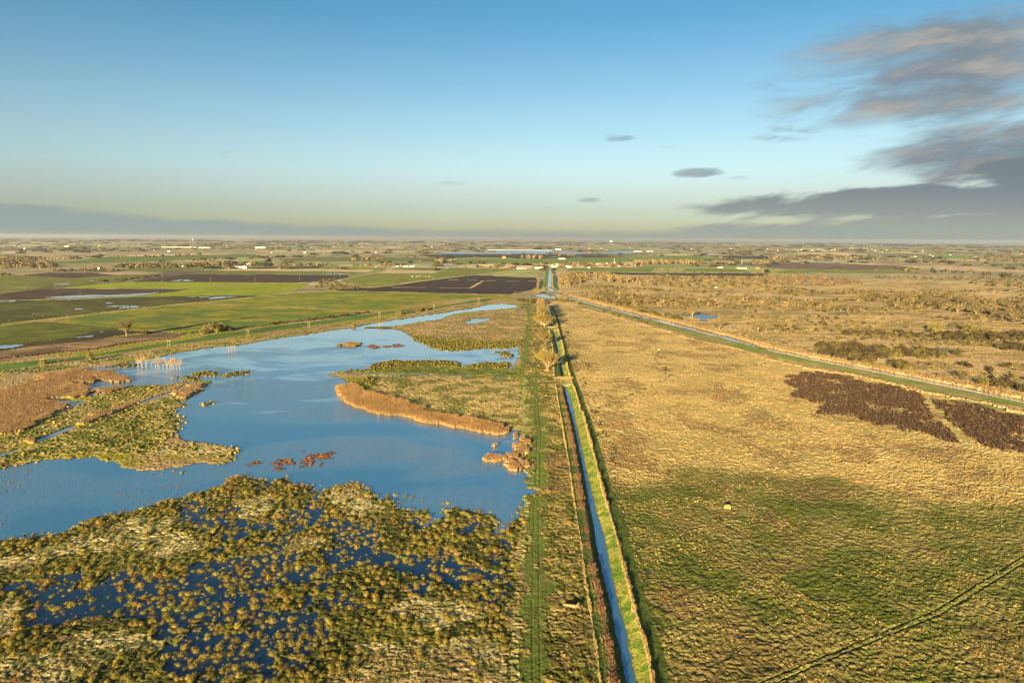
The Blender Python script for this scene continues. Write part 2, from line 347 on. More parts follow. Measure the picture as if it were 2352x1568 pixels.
DRN = [('c1 -400,690 0,632 400,585 800,548 1100,520 1300,480 1560,455 1800,432 2100,400 2352,385', 7), ('c1 1420,980 1600,955 1900,905 2352,840', 4), ('c1 1660,1000 1850,975 2352,925 c2 0,925 300,893 700,850 1000,808', 4), ('c1 0,898 400,855 1000,790 1500,735', 3), ('c1 1560,615 1720,588', 4)]
od = None
for s_, w_ in DRN:
    od = paint(None, 'field_drain', rgb(.035, .045, .014), rgb(.06, .06, .02), .3, 1, 'dark grassy drains between the left fields', 'drain', 'rough', line=s_, lw=w_, oid=od)
paint(None, 'cultivated_strip', rgb(.15, .075, .03), rgb(.10, .05, .02), .5, 2, 'rust brown dead dock stems along the cultivated strip', 'weed strip', 'rough', line='c1 -300,1270 0,1218 400,1190 800,1145 1200,1080 1500,1045', lw=5)
# ---- lake
LAKE = ('c3 50,750 c3 20,732 c2 2352,730 2250,720 2100,735 1950,770 1800,790 1650,815 1500,835 1350,860 1200,880 1050,905 960,925 880,940 700,965 500,995 300,1020 150,1045 0,1075 '
        'c1 2352,1075 2180,1100 2000,1115 1850,1135 1700,1160 1550,1190 1400,1215 1250,1240 1100,1270 1065,1282 1180,1290 1100,1305 c5 1160,222 1050,226 1000,232 940,248 800,245 690,265 740,285 930,284 '
        '1000,320 1105,345 1112,362 1080,378 950,380 850,362 820,338 760,335 620,348 650,385 690,405 760,430 870,442 1000,425 1100,412 1250,400 1400,412 1480,390 1560,385 1600,402 1480,440 1500,450 1600,408 1720,372 1790,365 1780,405 1700,450 1600,520 1545,540 1530,580 1470,640 1500,700 1490,790 1480,830 1560,870 1700,895 1800,888 1900,912 1985,945 2030,1020 1980,1060 1880,1090 1750,1080 1650,1085 '
        '1500,1105 1400,1110 1250,1132 1180,1112 1060,1080 1000,1060 880,1030 800,1012 700,1022 620,1010 560,1042 480,1015 400,1030 250,1060 150,1082 60,1082 0,1112 -700,1250 -700,1600 '
        'r1 -600,620 0,490 100,480 250,470 380,450 500,410 620,350 760,320 870,295 1000,270 1150,225 1300,190 1420,155 1500,130 1600,90 1700,30 1820,5 r2 0,205 100,215 240,250 262,300 300,300 320,285 420,240 520,225 640,260 700,340 800,380 920,400 1000,420 1010,450 1000,510 1130,490 1190,430 1210,380 '
        '1290,390 1400,420 1480,450 1490,520 1550,550 1600,520 1640,470 1680,430 1720,330 1730,220 1710,100 1715,0 c6 2178,1350 2165,1200 2170,1110 2160,1050 2090,1012 2030,1000 1980,1003 1980,1030 1850,1037 1650,995 1450,960 1290,945 1130,900 1000,872 880,850 730,822 620,770 560,710 525,660 560,620 640,612 '
        '700,612 745,650 850,700 790,665 745,620 700,598 600,570 520,545 460,522 540,514 700,518 740,519 740,514 535,505 600,497 780,490 860,430 1000,407 1150,410 1350,405 1560,415 1600,460 1700,440 1800,425 2000,432 2000,475 2060,480 2080,400 2090,300 2062,268 2000,300 1850,300 1700,310 1550,320 1420,315 1300,275 1220,240 1150,190 1080,150 '
        '990,133 740,127 800,120 c2 1220,930 1400,912 1500,890 1700,865 1750,845 1780,825 1850,815 1950,800 2100,785 2352,765')
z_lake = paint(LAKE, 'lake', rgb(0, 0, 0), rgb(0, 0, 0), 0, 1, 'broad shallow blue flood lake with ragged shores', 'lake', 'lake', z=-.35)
WETL = 'r1 -700,640 0,490 250,470 500,410 760,320 1000,270 1300,190 1600,90 1820,0 r2 0,200 240,250 320,285 520,225 700,340 920,400 1010,450 1130,490 1210,380 1400,420 1490,520 1550,550 1600,520 1680,430 1700,450 1620,620 1600,800 1640,900 1590,1150 1590,1568 0,1700 r1 -800,1700'
z_marsh = paint(WETL, 'marsh', rgb(.10, .09, .016), rgb(.05, .05, .011), .3, 1, 'dark green tussock marsh in front of the lake', 'marsh', 'rough', ms=12, only=[0, 1])
for s_ in ['r1 -200,700 0,640 250,580 450,520 700,430 900,350 1100,300 1280,320 1250,420 1100,520 900,565 620,600 420,620 300,690 0,745 -200,800', 'r1 -300,1700 -300,1450 0,1400 350,1290 600,1220 900,1170 1150,1190 1300,1240 1250,1330 900,1350 750,1480 500,1568 400,1700',
           'r1 1750,170 2076,160 2076,320 1850,310', 'r2 850,1000 1100,960 1350,990 1420,1100 1300,1170 1000,1180 800,1090', 'r2 480,300 640,320 720,400 600,440 500,400', 'r2 520,1290 900,1260 1500,1300 1590,1400 1600,1568 1600,1700 200,1700 350,1568', 'r2 120,560 330,570 330,680 100,690', 'r1 -100,1000 80,960 150,1050 100,1200 -100,1250', 'r2 420,250 560,240 650,300 640,420 480,420 380,330', 'r1 1150,450 1350,430 1500,560 1250,620 1050,560',
           'c5 1900,930 1990,960 1900,1050 1700,1030 1500,1010 1300,990 1400,900 1600,900']:
    z_pale = paint(s_, 'pale_grass', rgb(.46, .35, .14), rgb(.19, .165, .045), .26, 1, 'patches of pale straw grass among the dark sedge tussocks', 'grass', 'rough', ms=3, only=[z_marsh, 1], oid=None if s_.startswith('r1 -200') else z_pale)
POOLS = ['r1 60,850 200,785 420,795 560,830 700,790 820,720 1000,700 1100,735 1250,740 1400,715 1560,650 1700,600 1900,565 2076,560 2250,560 2250,800 2076,760 1980,800 1850,840 1800,870 1950,900 2076,1000 2150,1010 1950,1110 1700,1060 1500,1085 1300,1060 1100,1085 950,1050 700,1085 500,1130 300,1110 180,1100 160,950',
         'r2 250,330 300,335 330,420 450,440 560,470 700,470 720,560 700,600 720,640 800,690 960,720 1060,680 1230,715 1330,790 1400,800 1560,830 1580,910 1500,905 1330,910 1200,885 950,860 800,800 680,795 560,785 430,805 300,865 150,905 -60,905 -100,800 60,790 250,755 420,780 500,720 440,620 400,560 320,500 150,480 -50,470 -50,430 150,400 240,380',
         'r1 1300,1190 1500,1160 1700,1240 1760,1400 1700,1500 1450,1520 1300,1400', 'r2 -100,1100 150,1090 330,1130 330,1250 180,1380 -100,1350', 'r1 1350,300 1500,290 1700,330 2076,340 2076,400 1800,420 1500,360']
zp = None
for s_ in POOLS: zp = paint(s_, 'marsh_pool', rgb(0, 0, 0), rgb(0, 0, 0), 0, 1, 'dark blue pools of flood water between the sedge tussocks', 'pool', 'pool', z=-.35, oid=zp)
for s_, t_ in (('r1 850,720 1400,700 2076,540 2300,540 2300,1000 r2 700,850 600,1050 420,1250 250,1450 r1 1900,1700 1000,1700 1250,1350 1330,1230 1000,1100 850,1000', .49), ('r2 900,420 1500,460 1580,560 1600,820 1300,780 1000,700 850,560', .56), ('r1 1300,190 1600,90 1820,0 r2 0,200 300,300 520,225 700,340 700,700 0,900 r1 1500,680 1300,420', .57), ('r1 -600,760 0,740 600,720 1000,740 1000,1100 300,1180 -600,1300', .52), ('r2 300,880 900,850 1500,900 1560,1150 1450,1150 1300,950 700,980 450,1100', .56)):
    zp = paint(s_, 'marsh_pool', 0, 0, 0, 1, '', 'pool', 'pool', z=-.35, oid=zp, thr=(5.5, 6.5, t_), only=[z_marsh])
z_pool = zp
paint('c2 1910,893 1945,912 2060,897 2185,862 2150,853 2000,858', 'pond', 0, 0, 0, 1, 'small bright pond right of the lake arm', 'pond', 'puddle', z=-.3)
paint('c2 1805,945 1890,932 1850,922', 'pond', 0, 0, 0, 1, 'tiny pond beside the larger one', 'pond', 'puddle', z=-.3)
z_ch = None
for s_ in ['c5 -900,1330 0,985 170,938 180,945 0,1012 -900,1420', 'c5 310,868 440,812 560,765 650,738 640,765 520,822 400,870 310,895', 'c5 1165,560 1300,510 1480,450 1500,458 1400,495 1180,572', 'c6 740,514 1150,521 1600,534 2060,545 2060,550 1500,540 740,522', 'c5 400,520 600,525 780,545 760,560 640,575 620,640 590,610 600,570 440,545', 'c5 740,462 820,462 870,500 800,505']:
    z_ch = paint(s_, 'marsh_channel', 0, 0, 0, 1 if 'c5 400' in s_ else 2 if 'c6' in s_ and 0 else 0, 'narrow straight water channels in the marsh', 'channel', 'puddle', z=-.4, oid=z_ch)
# ---- reed beds (raised further below), sedge
def reed(poly, label, A=REED, B=REED*.72, z=1.0, name='reed_bed', rag=1, cat='reed bed'):
    return paint(poly, name, A, B, .16, rag, label, cat, 'rough', ms=6, z=z, kind='stuff')
REEDS = [('c6 525,655 560,620 700,612 735,650 860,695 1000,725 1180,790 1290,840 1450,880 1700,915 1900,955 1985,1000 1980,1028 1850,1037 1650,995 1450,960 1290,945 1130,900 1000,872 880,850 730,822 620,770 560,710', 'long curved golden reed bed in the middle of the lake'),
         ('c5 930,284 940,300 1000,320 1105,345 1112,362 1080,378 950,380 850,362 850,345 800,335 640,345 600,320 560,290 640,275', 'reed bed jutting right into the west arm of the lake'),
         ('c5 650,365 760,340 820,345 810,375 700,392 660,385', 'small reed clump inside the west inlet'),
         ('c5 -400,520 0,460 300,380 320,330 560,290 640,350 650,400 780,430 800,470 700,510 480,515 400,525 590,570 610,600 450,640 380,700 200,790 0,830 -400,900', 'broad brown reed swamp at the left edge'),
         ('c5 640,740 700,700 900,620 1100,560 1170,555 1165,572 1000,630 850,690 680,750', 'straight reed hedge lining the diagonal channel'),
         ('c5 820,450 1000,425 1100,425 950,470 830,485', 'low reeds south of the west inlet'),
         ('c5 1500,475 1600,420 1700,400 1700,440 1640,480 1580,520 1520,510', 'brown reed clump at the end of the diagonal spit'),
         ('c5 215,890 300,860 310,895 230,910', 'little reed patch in the diagonal channel')]
RZ = [reed(s_, l_) for s_, l_ in REEDS]
BR_ = [('c6 2035,1035 2068,1035 2068,1070 2030,1070', 'square straw coloured reed clump highest of the right shore clumps'), ('c6 2095,1062 2160,1075 2165,1120 2100,1115', 'reed clump touching the right shore above the others'), ('c6 2035,1122 2090,1108 2125,1125 2110,1145 2040,1143', 'flat reed clump left of the shore clump'),
       ('c6 2060,1175 2120,1158 2170,1180 2165,1215 2090,1215', 'wide reed clump touching the right shore'), ('c6 2015,1215 2070,1200 2140,1230 2135,1255 2040,1258', 'reed clump just below the wide shore clump'), ('c6 1810,1215 1870,1205 1990,1235 1998,1270 1900,1275 1830,1262', 'longest oval reed clump out in the lake'),
       ('c6 1950,1295 2010,1280 2082,1300 2075,1335 1960,1338', 'lowest oval reed clump in the lake'), ('c6 2105,1275 2145,1275 2148,1333 2115,1335', 'narrow upright reed clump by the right shore'), ('c6 1870,1128 1920,1130 1922,1150 1875,1150', 'tiny pale reed clump left of the shore clumps')]
RZ2 = [reed(s_, l_, rgb(.50, .32, .14), rgb(.42, .26, .11), .7, 'reed_clump', 1, 'reed clump') for s_, l_ in BR_]
RZ3 = [reed('c2 800,1090 850,1078 960,1080 965,1098 900,1120 810,1115', 'golden rush island near the top of the lake', rgb(.33, .22, .06), rgb(.26, .18, .05), .9, 'rush_island', 1, 'rush island'),
       reed('c2 722,1095 780,1090 780,1108 730,1110', 'small rush island left of the larger one', rgb(.33, .22, .06), rgb(.26, .18, .05), .7, 'rush_island', 1, 'rush island')]
for s_, l_ in [('c2 1240,1095 1340,1092 1348,1112 1250,1118', 'rightmost of the three small rust red islands'), ('c2 1020,1100 1070,1098 1118,1115 1100,1130 1040,1122', 'leftmost of the three small rust red islands'), ('c2 1150,1105 1220,1108 1222,1122 1160,1124', 'middle one of the three small rust red islands'),
               ('c5 2130,1085 2160,1070 2300,1050 2352,1030 c6 100,1270 240,1270 240,1320 100,1320 0,1300', 'rust red weed bed left in the middle of the lake'), ('c6 270,1180 320,1170 400,1195 470,1180 540,1190 480,1240 400,1250 340,1310 280,1300 290,1240', 'rust red weed bed right of the other one'), ('c6 60,1265 160,1262 150,1285 70,1282', 'olive weed streak among the rust red weeds')]:
    paint(s_, 'weed_bed', rgb(.26, .095, .04), rgb(.20, .08, .03), .4, 1, l_, 'weed bed', 'rough', ms=2, z=-.42, kind='stuff', thr=(5., 5., .5) if 'bed' in l_ or 'streak' in l_ else None)
SEDGE = ['c6 535,505 600,497 780,490 860,430 1000,407 1150,410 1350,405 1560,415 1600,462 1400,455 1300,440 1100,470 900,500', 'c6 740,600 800,610 900,640 850,560 760,560 700,590', 'c6 1160,200 1230,190 1400,225 1600,235 1900,240 2110,235 2090,300 2062,268 2000,300 1850,300 1700,310 1550,320 1420,315 1300,275 1220,240', 'c6 1700,440 1800,425 2000,432 2000,475 1700,480 1600,462',
         'c5 1640,300 1700,290 1850,295 1840,315 1660,318', 'c5 1920,310 1960,295 2110,290 2080,315 1930,325', 'c5 1760,548 1825,542 1825,560 1770,560', 'c5 1545,335 1620,325 1690,360 1690,378 1600,360', 'c6 740,127 900,122 1000,128 990,136 760,130', 'c6 1870,335 1960,330 2030,350 1990,375 1930,355', 'c1 1065,1285 1130,1270 1250,1280 1180,1300']
zs = None
for s_ in SEDGE: zs = paint(s_, 'sedge', rgb(.12, .12, .018), rgb(.06, .06, .012), .3, 1, 'dark green sedge fringes along the lake shores and islets', 'sedge', 'rough', ms=2, z=.2, kind='stuff', oid=zs)
z_sedge = zs
z_gm = paint('c5 -900,1330 0,1015 170,950 320,900 650,770 900,680 1180,575 1500,470 1640,480 1540,540 1470,640 1500,700 1490,800 1400,900 1300,990 1100,1000 800,990 500,1010 250,1050 0,1100 -900,1500', 'green_marsh', rgb(.105, .112, .018), rgb(.30, .23, .06), .35, 1, 'green grazing marsh dotted with golden tussocks left of the lake', 'marsh', 'rough', ms=7, only=[1, z_marsh])
paint('c5 -900,1200 0,835 200,795 400,700 620,640 640,580 900,480 1110,425 1480,392 1450,440 1160,555 900,620 640,735 300,860 0,980 -900,1300', 'green_marsh', rgb(.12, .13, .02), rgb(.26, .20, .06), .3, 1, 'green marsh strip above the diagonal channel', 'marsh', 'rough', ms=7, only=[1, z_marsh])
paint('c1 0,1350 400,1345 700,1310 1100,1250 1500,1180 2000,1105 2352,1060 c2 0,1065 500,985 1000,895 1500,828 2000,750 2200,715 2100,700 1500,800 1000,880 300,990 0,1030 c1 2352,1030 1500,1150 900,1235 0,1330', 'shore_verge', rgb(.13, .13, .025), rgb(.33, .23, .085), .35, 2, 'olive and tan rough verge along the top lake shore', 'grass verge', 'rough', ms=8, only=[1])
paint('c6 730,530 1200,525 2050,552 2180,700 2180,980 1990,990 1600,890 1300,820 900,690', 'rough_island', rgb(.38, .26, .085), rgb(.15, .14, .03), .38, 1, 'rough tan grass tongue of land in the lake behind the reed bed', 'grassland', 'rough', ms=9, only=[1])
paint('c6 560,503 900,490 1100,462 1300,435 1450,450 1700,478 2060,480 2090,540 1500,532 740,512', 'sedge_island', rgb(.17, .18, .025), rgb(.09, .10, .02), .3, 1, 'green sedge tongue between two lake arms', 'grassland', 'rough', ms=5, only=[1])
paint('c2 1000,950 1400,915 1800,850 2352,770 c3 60,755 130,800 120,1000 70,1040 c2 2200,1060 1800,1080 1500,1020', 'rough_island', rgb(.33, .215, .08), rgb(.20, .15, .04), .38, 1, 'brown rough grassland round the small pond above the lake', 'grassland', 'rough', ms=9, only=[1])
paint(None, 'reed_line', rgb(.5, .34, .14), rgb(.42, .28, .1), .3, 0, 'thin straight reed line across the rough island', 'reeds', 'rough', line='c6 1740,122 2170,130', lw=2, z=.5, kind='stuff')
# ---- strip between lake and ditch: grass and the green track
z_strip = paint('P 1192,700 1215,697 1250,700 1262,760 1292,868 1318,1050 1345,1250 1372,1400 1395,1568 1410,1700 1180,1700 1186,1568 1200,1300 1208,1180 1222,1140 1215,1000 1208,880 1198,820', 'grass_strip', rgb(.34, .25, .068), rgb(.115, .108, .018), .34, 1, 'strip of tufted green and straw grass between lake and ditch', 'grassland', 'rough', ms=5, only=[0, 1, z_marsh, z_pale])
for s_, w_ in [('P 1213,700 1215,740 1211,780 1205,820 1200,858', 2.2), ('r3 300,1010 350,1050 395,1090 415,1200 425,1400 430,1568 r4 365,0 378,200 372,420 365,700', 2.6), ('s3 1170,0 1165,300 1165,600 1160,900 1165,1200 1170,1700', 2.7), ('r3 270,1015 300,1000 400,995 640,1020', 2.2), ('r3 335,450 400,440 560,450', 2)]:
    z_tr = paint(None, 'farm_track', rgb(.115, .15, .022), rgb(.14, .15, .03), .1, 1, 'green grass track running from the foreground to the willows', 'track', 'rough', line=s_, lw=w_, ms=4, oid=None if s_.startswith('P 1213') else z_tr)
paint(None, 'pale_grass', rgb(.40, .31, .11), rgb(.20, .19, .04), .3, 0, '', 'grass', 'rough', line='s3 1095,0 1055,250 1035,600 1000,900 985,1200 985,1700', lw=1.0, ms=2, oid=z_pale)
zr = None
def shiftx(line, d): l = W(line).copy(); l[:, 0] += d; return l
for s_, o_, w_ in [('P 1213,700 1215,740 1211,780 1205,820 1200,858', 1, .35), ('r3 300,1010 350,1050 395,1090 415,1200 425,1400 430,1568 r4 365,0 378,200 372,420 365,700', 1, .3), ('s3 1170,0 1165,300 1165,600 1160,900 1165,1200 1170,1700', 1, .2)]:
    for sg in (-1, 1):
        zr = paint(None, 'wheel_ruts', rgb(.08, .105, .018), rgb(.10, .12, .02), .03, 0, 'dark wheel ruts worn into the green track', 'ruts', 'rough', line=shiftx(s_, sg*o_), lw=w_, oid=zr, z=-.12)
for s_ in ['P 1700,1590 1742,1568 1950,1482 2150,1400 2352,1275 2600,1130', 'P 1716,1590 1770,1572 1960,1490 2160,1410 2362,1286 2610,1140']:
    zr = paint(None, 'wheel_ruts', rgb(.035, .05, .012), rgb(.05, .06, .012), .03, 0, '', 'ruts', 'rough', line=s_, lw=.32, oid=zr, z=-.2)
paint(None, 'vehicle_track', rgb(.19, .20, .035), rgb(.30, .25, .07), .2, 1, 'grassy vehicle track cutting diagonally across the pasture', 'track', 'rough', line='P 1706,1590 1752,1571 1955,1486 2155,1405 2357,1280 2605,1135', lw=.7, only=[z_past])
for s_ in ['r3 905,740 950,830 1000,900 1020,950', 'r3 700,300 760,420 r3 800,600 850,760', 'r3 1815,720 1775,780 1800,850 1950,1000 r4 900,0', 'r6 450,420 700,640 1000,720', 'r6 200,600 330,800', 'r6 480,1200 420,1350', 'r3 700,480 760,620 840,820 950,1100 1040,1400 r4 1060,300 1100,560 s3 1900,50 2060,620 2200,1100']:
    zr = paint(None, 'wheel_ruts', rgb(.07, .08, .018), rgb(.06, .07, .015), .05, 1, '', 'ruts', 'rough', line=s_, lw=.55, oid=zr, z=-.1, only=[z_past])
# ---- river, canal and pool beyond
z_riv = paint('v6 342,345 395,345 412,400 420,460 412,560 405,700 440,740 500,770 620,830 780,890 900,930 c3 480,640 560,664 700,704 1000,779 1300,850 1600,925 2000,1030 2352,1120 c4 0,1120 200,1165 r5 500,597 1000,690 1500,790 2000,890 2352,970 3300,1190 3300,1215 2352,990 2000,913 1500,812 1000,712 500,615 0,503 c3 2352,1150 2000,1060 1600,952 1300,877 1000,802 700,724 560,682 470,645 v6 680,860 560,820 460,780 315,770 320,700 330,600 335,470 342,400', 'river', 0, 0, 0, 0, 'straight pale canal bending right into a river', 'river', 'puddle', z=-.4)
paint(None, 'pale_grass', rgb(.46, .36, .14), rgb(.30, .25, .08), .3, 1, '', 'grass', 'rough', line='r5 1440,885 1510,935 1550,985 1570,1040 1640,1120 1720,1200 1800,1280 1880,1370', lw=2.2, ms=2, oid=z_pale)
paint('c3 1150,700 2352,1000 2352,1300 1150,900 r5 0,200 3300,900 3300,1500 0,700', 'river', 0, 0, 0, 0, 'muddy tan reach of the river along the heath', 'river', 'buff', z=-.4, only=[z_riv])
paint('v6 145,840 190,815 260,815 330,840 420,850 530,885 480,910 330,905 180,885 40,860 60,850', 'pond', 0, 0, 0, 1, 'pond at the end of the ditch below the canal', 'pond', 'puddle', z=-.4)
paint('v6 255,340 330,335 335,400 330,480 305,680 260,730 200,745 260,560 280,430', 'embankment', rgb(.12, .19, .022), rgb(.10, .15, .02), .1, 0, 'left green bank of the canal', 'embankment', 'field', z=1)
paint('v6 170,730 185,600 230,560 258,545 245,640 230,730', 'canal_berm', rgb(.03, .06, .02), rgb(.03, .055, .02), .1, 0, 'dark green low ground left of the canal bank', 'berm', 'field')
paint('v6 405,345 440,345 500,460 425,465', 'embankment', rgb(.09, .16, .022), rgb(.045, .08, .02), .1, 0, 'far right green bank of the canal', 'embankment', 'field', z=1)
paint('v6 430,475 500,475 520,600 535,745 510,755 450,720 425,650', 'embankment', rgb(.07, .13, .022), rgb(.045, .08, .02), .1, 0, 'near right green bank of the canal', 'embankment', 'field', z=1)
paint(None, 'canal_path', rgb(.42, .26, .15), rgb(.36, .23, .13), .1, 0, 'pale path on the right canal bank', 'path', 'field', line='v6 490,345 520,460 540,600 550,710 640,800 800,870', lw=3)
paint('v6 120,730 140,560 160,500 185,500 180,600 165,730', 'red_verge', rgb(.42, .18, .07), rgb(.36, .17, .08), .3, 0, 'rusty orange reed strip at the end of the black field', 'reeds', 'rough', z=.4)
paint('c3 560,682 700,727 1000,805 1300,880 1600,955 2000,1063 2352,1153 r5 0,506 500,618 1000,715 1500,815 2000,916 2352,993 3300,1220 3300,1290 2352,1030 2000,962 1500,868 1000,765 500,665 0,540 c3 2352,1195 2000,1110 1600,1008 1300,918 1000,832 700,745 550,690', 'river_bank', rgb(.155, .20, .026), rgb(.25, .21, .06), .14, 0, 'mown bright green river bank beside the pasture', 'embankment', 'field', z=.0)
paint('c3 620,715 900,778 1000,800 1300,862 c3 1300,880 1000,806 700,727 600,708', 'river_bank', rgb(.08, .12, .02), rgb(.08, .12, .02), .12, 0, 'river bank top edge in darker grass', 'embankment', 'field', only=[-1])
paint('c3 650,755 1000,842 1300,925 1600,1022 1800,1065 2100,1140 2352,1205 r5 0,560 500,682 800,718 1100,785 1450,875 2000,980 2352,1060 3300,1320 3300,1340 2352,1085 2000,1000 1450,892 1100,802 800,740 500,700 0,575 c3 2352,1222 2100,1155 1800,1082 1600,1038 1300,943 1000,858 650,768', 'reed_line', REED, REED*.75, .5, 1, 'tan reed filled side drain along the pasture edge', 'reeds', 'rough', z=.8, kind='stuff')
z_rr = paint('v6 590,790 700,830 900,895 c3 540,640 700,682 1000,757 1300,828 1600,905 2000,1010 2352,1100 c4 0,1103 200,1150 r5 500,570 1000,662 1500,752 2000,850 2352,928 3300,1140 3300,1185 2352,965 2000,887 1500,787 1000,688 500,594 0,484 c3 2352,1116 2000,1026 1600,921 1300,847 1000,776 700,701 560,661', 'reed_line', rgb(.47, .32, .13), rgb(.38, .25, .10), .5, 1, 'golden reed fringe along the far side of the river', 'reeds', 'rough', z=1.3, kind='stuff')
# pools on the heath and flooded fields
zw = None
for s_ in ['c3 1480,820 1620,825 1700,818 1800,820 1940,845 1850,860 1780,862 1790,885 1720,882 1740,860 1640,842', 'c4 1340,1130 1600,1132 1815,1155 1790,1162 1560,1142', 'c3 745,525 790,528 770,540', 'c4 520,812 545,812 700,802 740,808 720,815 c4 840,815 870,815', 'c2 1640,258 1760,248 2352,245 c3 0,238 400,236 800,250 1000,240 1300,232 1100,236 1200,250 1000,262 700,262 0,264 c2 2352,265 1700,268',
           'c3 1700,252 1920,254 1860,264 1720,262', 'c3 1350,230 1500,228 1540,235 1400,240', 'c2 1470,368 1700,366 1830,372 1880,382 1700,380 1520,374', 'c3 300,292 480,290 400,298', 'c3 520,290 670,292 640,299 560,297', 'c3 740,290 850,290 800,294', 'c4 340,352 560,345 680,343 620,353 400,357', 'c1 780,360 850,362 1060,360 900,367', 'c2 2000,240 2352,237 c3 200,238 0,243 c2 2352,245']:
    zw = paint(s_, 'flood_water', 0, 0, 0, 0, 'flooded fields shining blue in the distance and pools on the heath', 'flood water', 'flood', z=-.1, oid=zw)
zw2 = None
for s_, t_ in [('c1 360,670 500,655 750,640 1000,640 1390,622 1520,605 1400,635 1250,650 900,662 600,672', None), ('c1 0,696 150,694 130,705 0,706', None), ('c1 400,688 640,680 870,678 640,688', None), ('c1 670,622 780,617 700,628', None), ('c1 360,633 430,632 420,638', None),
               ('c1 940,708 1020,708 1060,718 980,722', 0.40), ('c1 860,748 1000,735 1200,740 1370,738 1300,755 1050,772 1030,768 1130,750 900,755', 0.37), ('c1 550,780 700,762 800,760 760,775 600,782', 0.37), ('c1 220,812 330,805 340,815 240,820', 0.37), ('c1 400,795 510,785 500,793', 0.35), ('c1 530,803 610,810 600,820', 0.37), ('c1 320,845 470,825 400,842', 0.35), ('c1 1540,683 1640,690 1600,695', 0.35), ('c1 1640,655 1800,655 2000,655 2240,652 1950,680 1850,678 1750,662', 0.42),
               ('c1 1050,725 1350,712 1250,725', 0.45), ('c1 830,780 960,778 940,788', 0.35), ('c1 60,870 140,875 90,882', None), ('c1 690,1030 780,1015 895,1005 885,1018 760,1032 700,1040', None), ('c1 888,978 965,973 960,982 900,985', None), ('c1 -400,1130 0,1102 220,1095 225,1105 130,1125 200,1125 0,1140 -400,1180', None), ('c1 430,1070 480,1066 460,1074', None), ('c1 1200,987 1250,987 1240,991', None), ('c1 1270,1002 1320,1000 1300,1005', None),
               ('c1 450,546 600,532 690,540 600,548', None), ('c1 750,512 850,504 910,510 850,515', None), ('c1 280,496 350,492 370,495', None), ('c1 320,568 390,566 380,570', None), ('c1 890,488 1080,485 1060,490', None), ('c1 1060,498 1250,484 1330,474 1250,490 1150,492', 0.35),
               ('c1 1540,515 1650,500 1850,497 1780,512 1700,518', 0.35), ('c1 1880,512 2010,510 2000,514', None), ('c1 1280,507 1350,507 1300,512', None), ('c2 440,522 550,516 640,520 560,526', None), ('c2 650,495 700,492 715,498 680,502', None), ('c2 725,485 770,480 760,486', None), ('c2 615,395 760,390 808,398 700,400', None), ('c2 550,440 700,438 875,448 860,455 700,448', .3), ('c2 485,450 600,448 590,453', None), ('c2 440,389 520,389 510,392', None), ('c2 70,430 145,431 140,434', None),
               ('c2 285,515 370,514 300,520', .35), ('c2 0,512 190,514 180,518', 0.35), ('c1 2080,443 2170,435 2160,445', None), ('c5 1150,160 1300,140 1400,130 1250,155', 0.40), ('c5 1400,125 1550,98 1500,112', 0.35), ('c2 0,1030 70,1030 60,1036', None), ('c5 60,315 200,298 350,288 300,298 120,318', .35), ('c1 2270,1045 2352,1036', None)]:
    zw2 = paint(s_, 'puddle', 0, 0, 0, 1 if t_ is None and 'c2' not in s_ else 0, 'white streaks and puddles of standing water on the left fields', 'puddles', 'puddle', z=-.08, oid=zw2, thr=None if t_ is None else (9, 26, t_))
WATER_IDS = [i for i, o in enumerate(objs) if o[3] in ('lake', 'puddle', 'ditch', 'pool', 'flood', 'buff', 'calm')]

# ---- ditch
zW = -1.5
def LX(s_, z=0.): p = np.array([G(*q, z) for q in Q(s_)]); i = np.argsort(p[:, 1]); return p[i, 0], p[i, 1]
def EX(t, y):
    x_, y_ = t; r = np.interp(y, y_, x_)
    m = y < y_[0]
    return np.where(m, x_[0]+(y-y_[0])*(x_[3]-x_[0])/(y_[3]-y_[0]), r)
dL = LX('r3 530,212 548,260 568,310 582,360 592,410 596,445 604,490 620,560 640,640 655,710 680,800 700,900 718,1000 730,1060 735,1150 755,1250 790,1380 r4 680,0 710,120 745,280 775,430 800,560 820,680 850,850 880,1000 905,1120 925,1280 960,1440 990,1568 s3 1790,860 1825,1050 1870,1250 1900,1400 1925,1563', zW)
dR = LX('r3 548,208 572,260 582,310 597,370 605,410 608,445 617,490 637,560 655,620 672,700 695,790 715,900 730,1000 745,1060 760,1110 790,1220 830,1350 r4 715,0 745,150 770,270 800,390 825,500 845,600 875,720 905,820 925,920 955,1020 980,1100 1010,1200 1035,1320 1060,1450 1080,1568 s3 1890,950 1930,1100 1960,1250 1990,1400 2015,1563', zW)
dLF = LX('r3 530,195 545,330 555,450 600,680 618,1020 650,1200 685,1420 r4 583,0 620,220 665,480 710,800 745,1030 785,1250 820,1568 s3 1615,850 1645,1050 1685,1300 1715,1563', .8)
dRF = LX('r3 565,195 620,310 655,430 670,500 705,620 735,760 775,920 805,1020 830,1100 870,1200 920,1400 r4 800,0 860,230 920,450 975,680 1030,870 1090,1070 1140,1250 1185,1440 1215,1568 s3 2030,1010 2080,1160 2130,1350 2165,1563', .8)
YEND = G(1256, 702)[1]
def crossing(y):
    a = (y > G(1310, 884)[1]) & (y < G(1310, 864)[1]); b = (y > G(1265, 758)[1]) & (y < G(1265, 749)[1]); return a | b
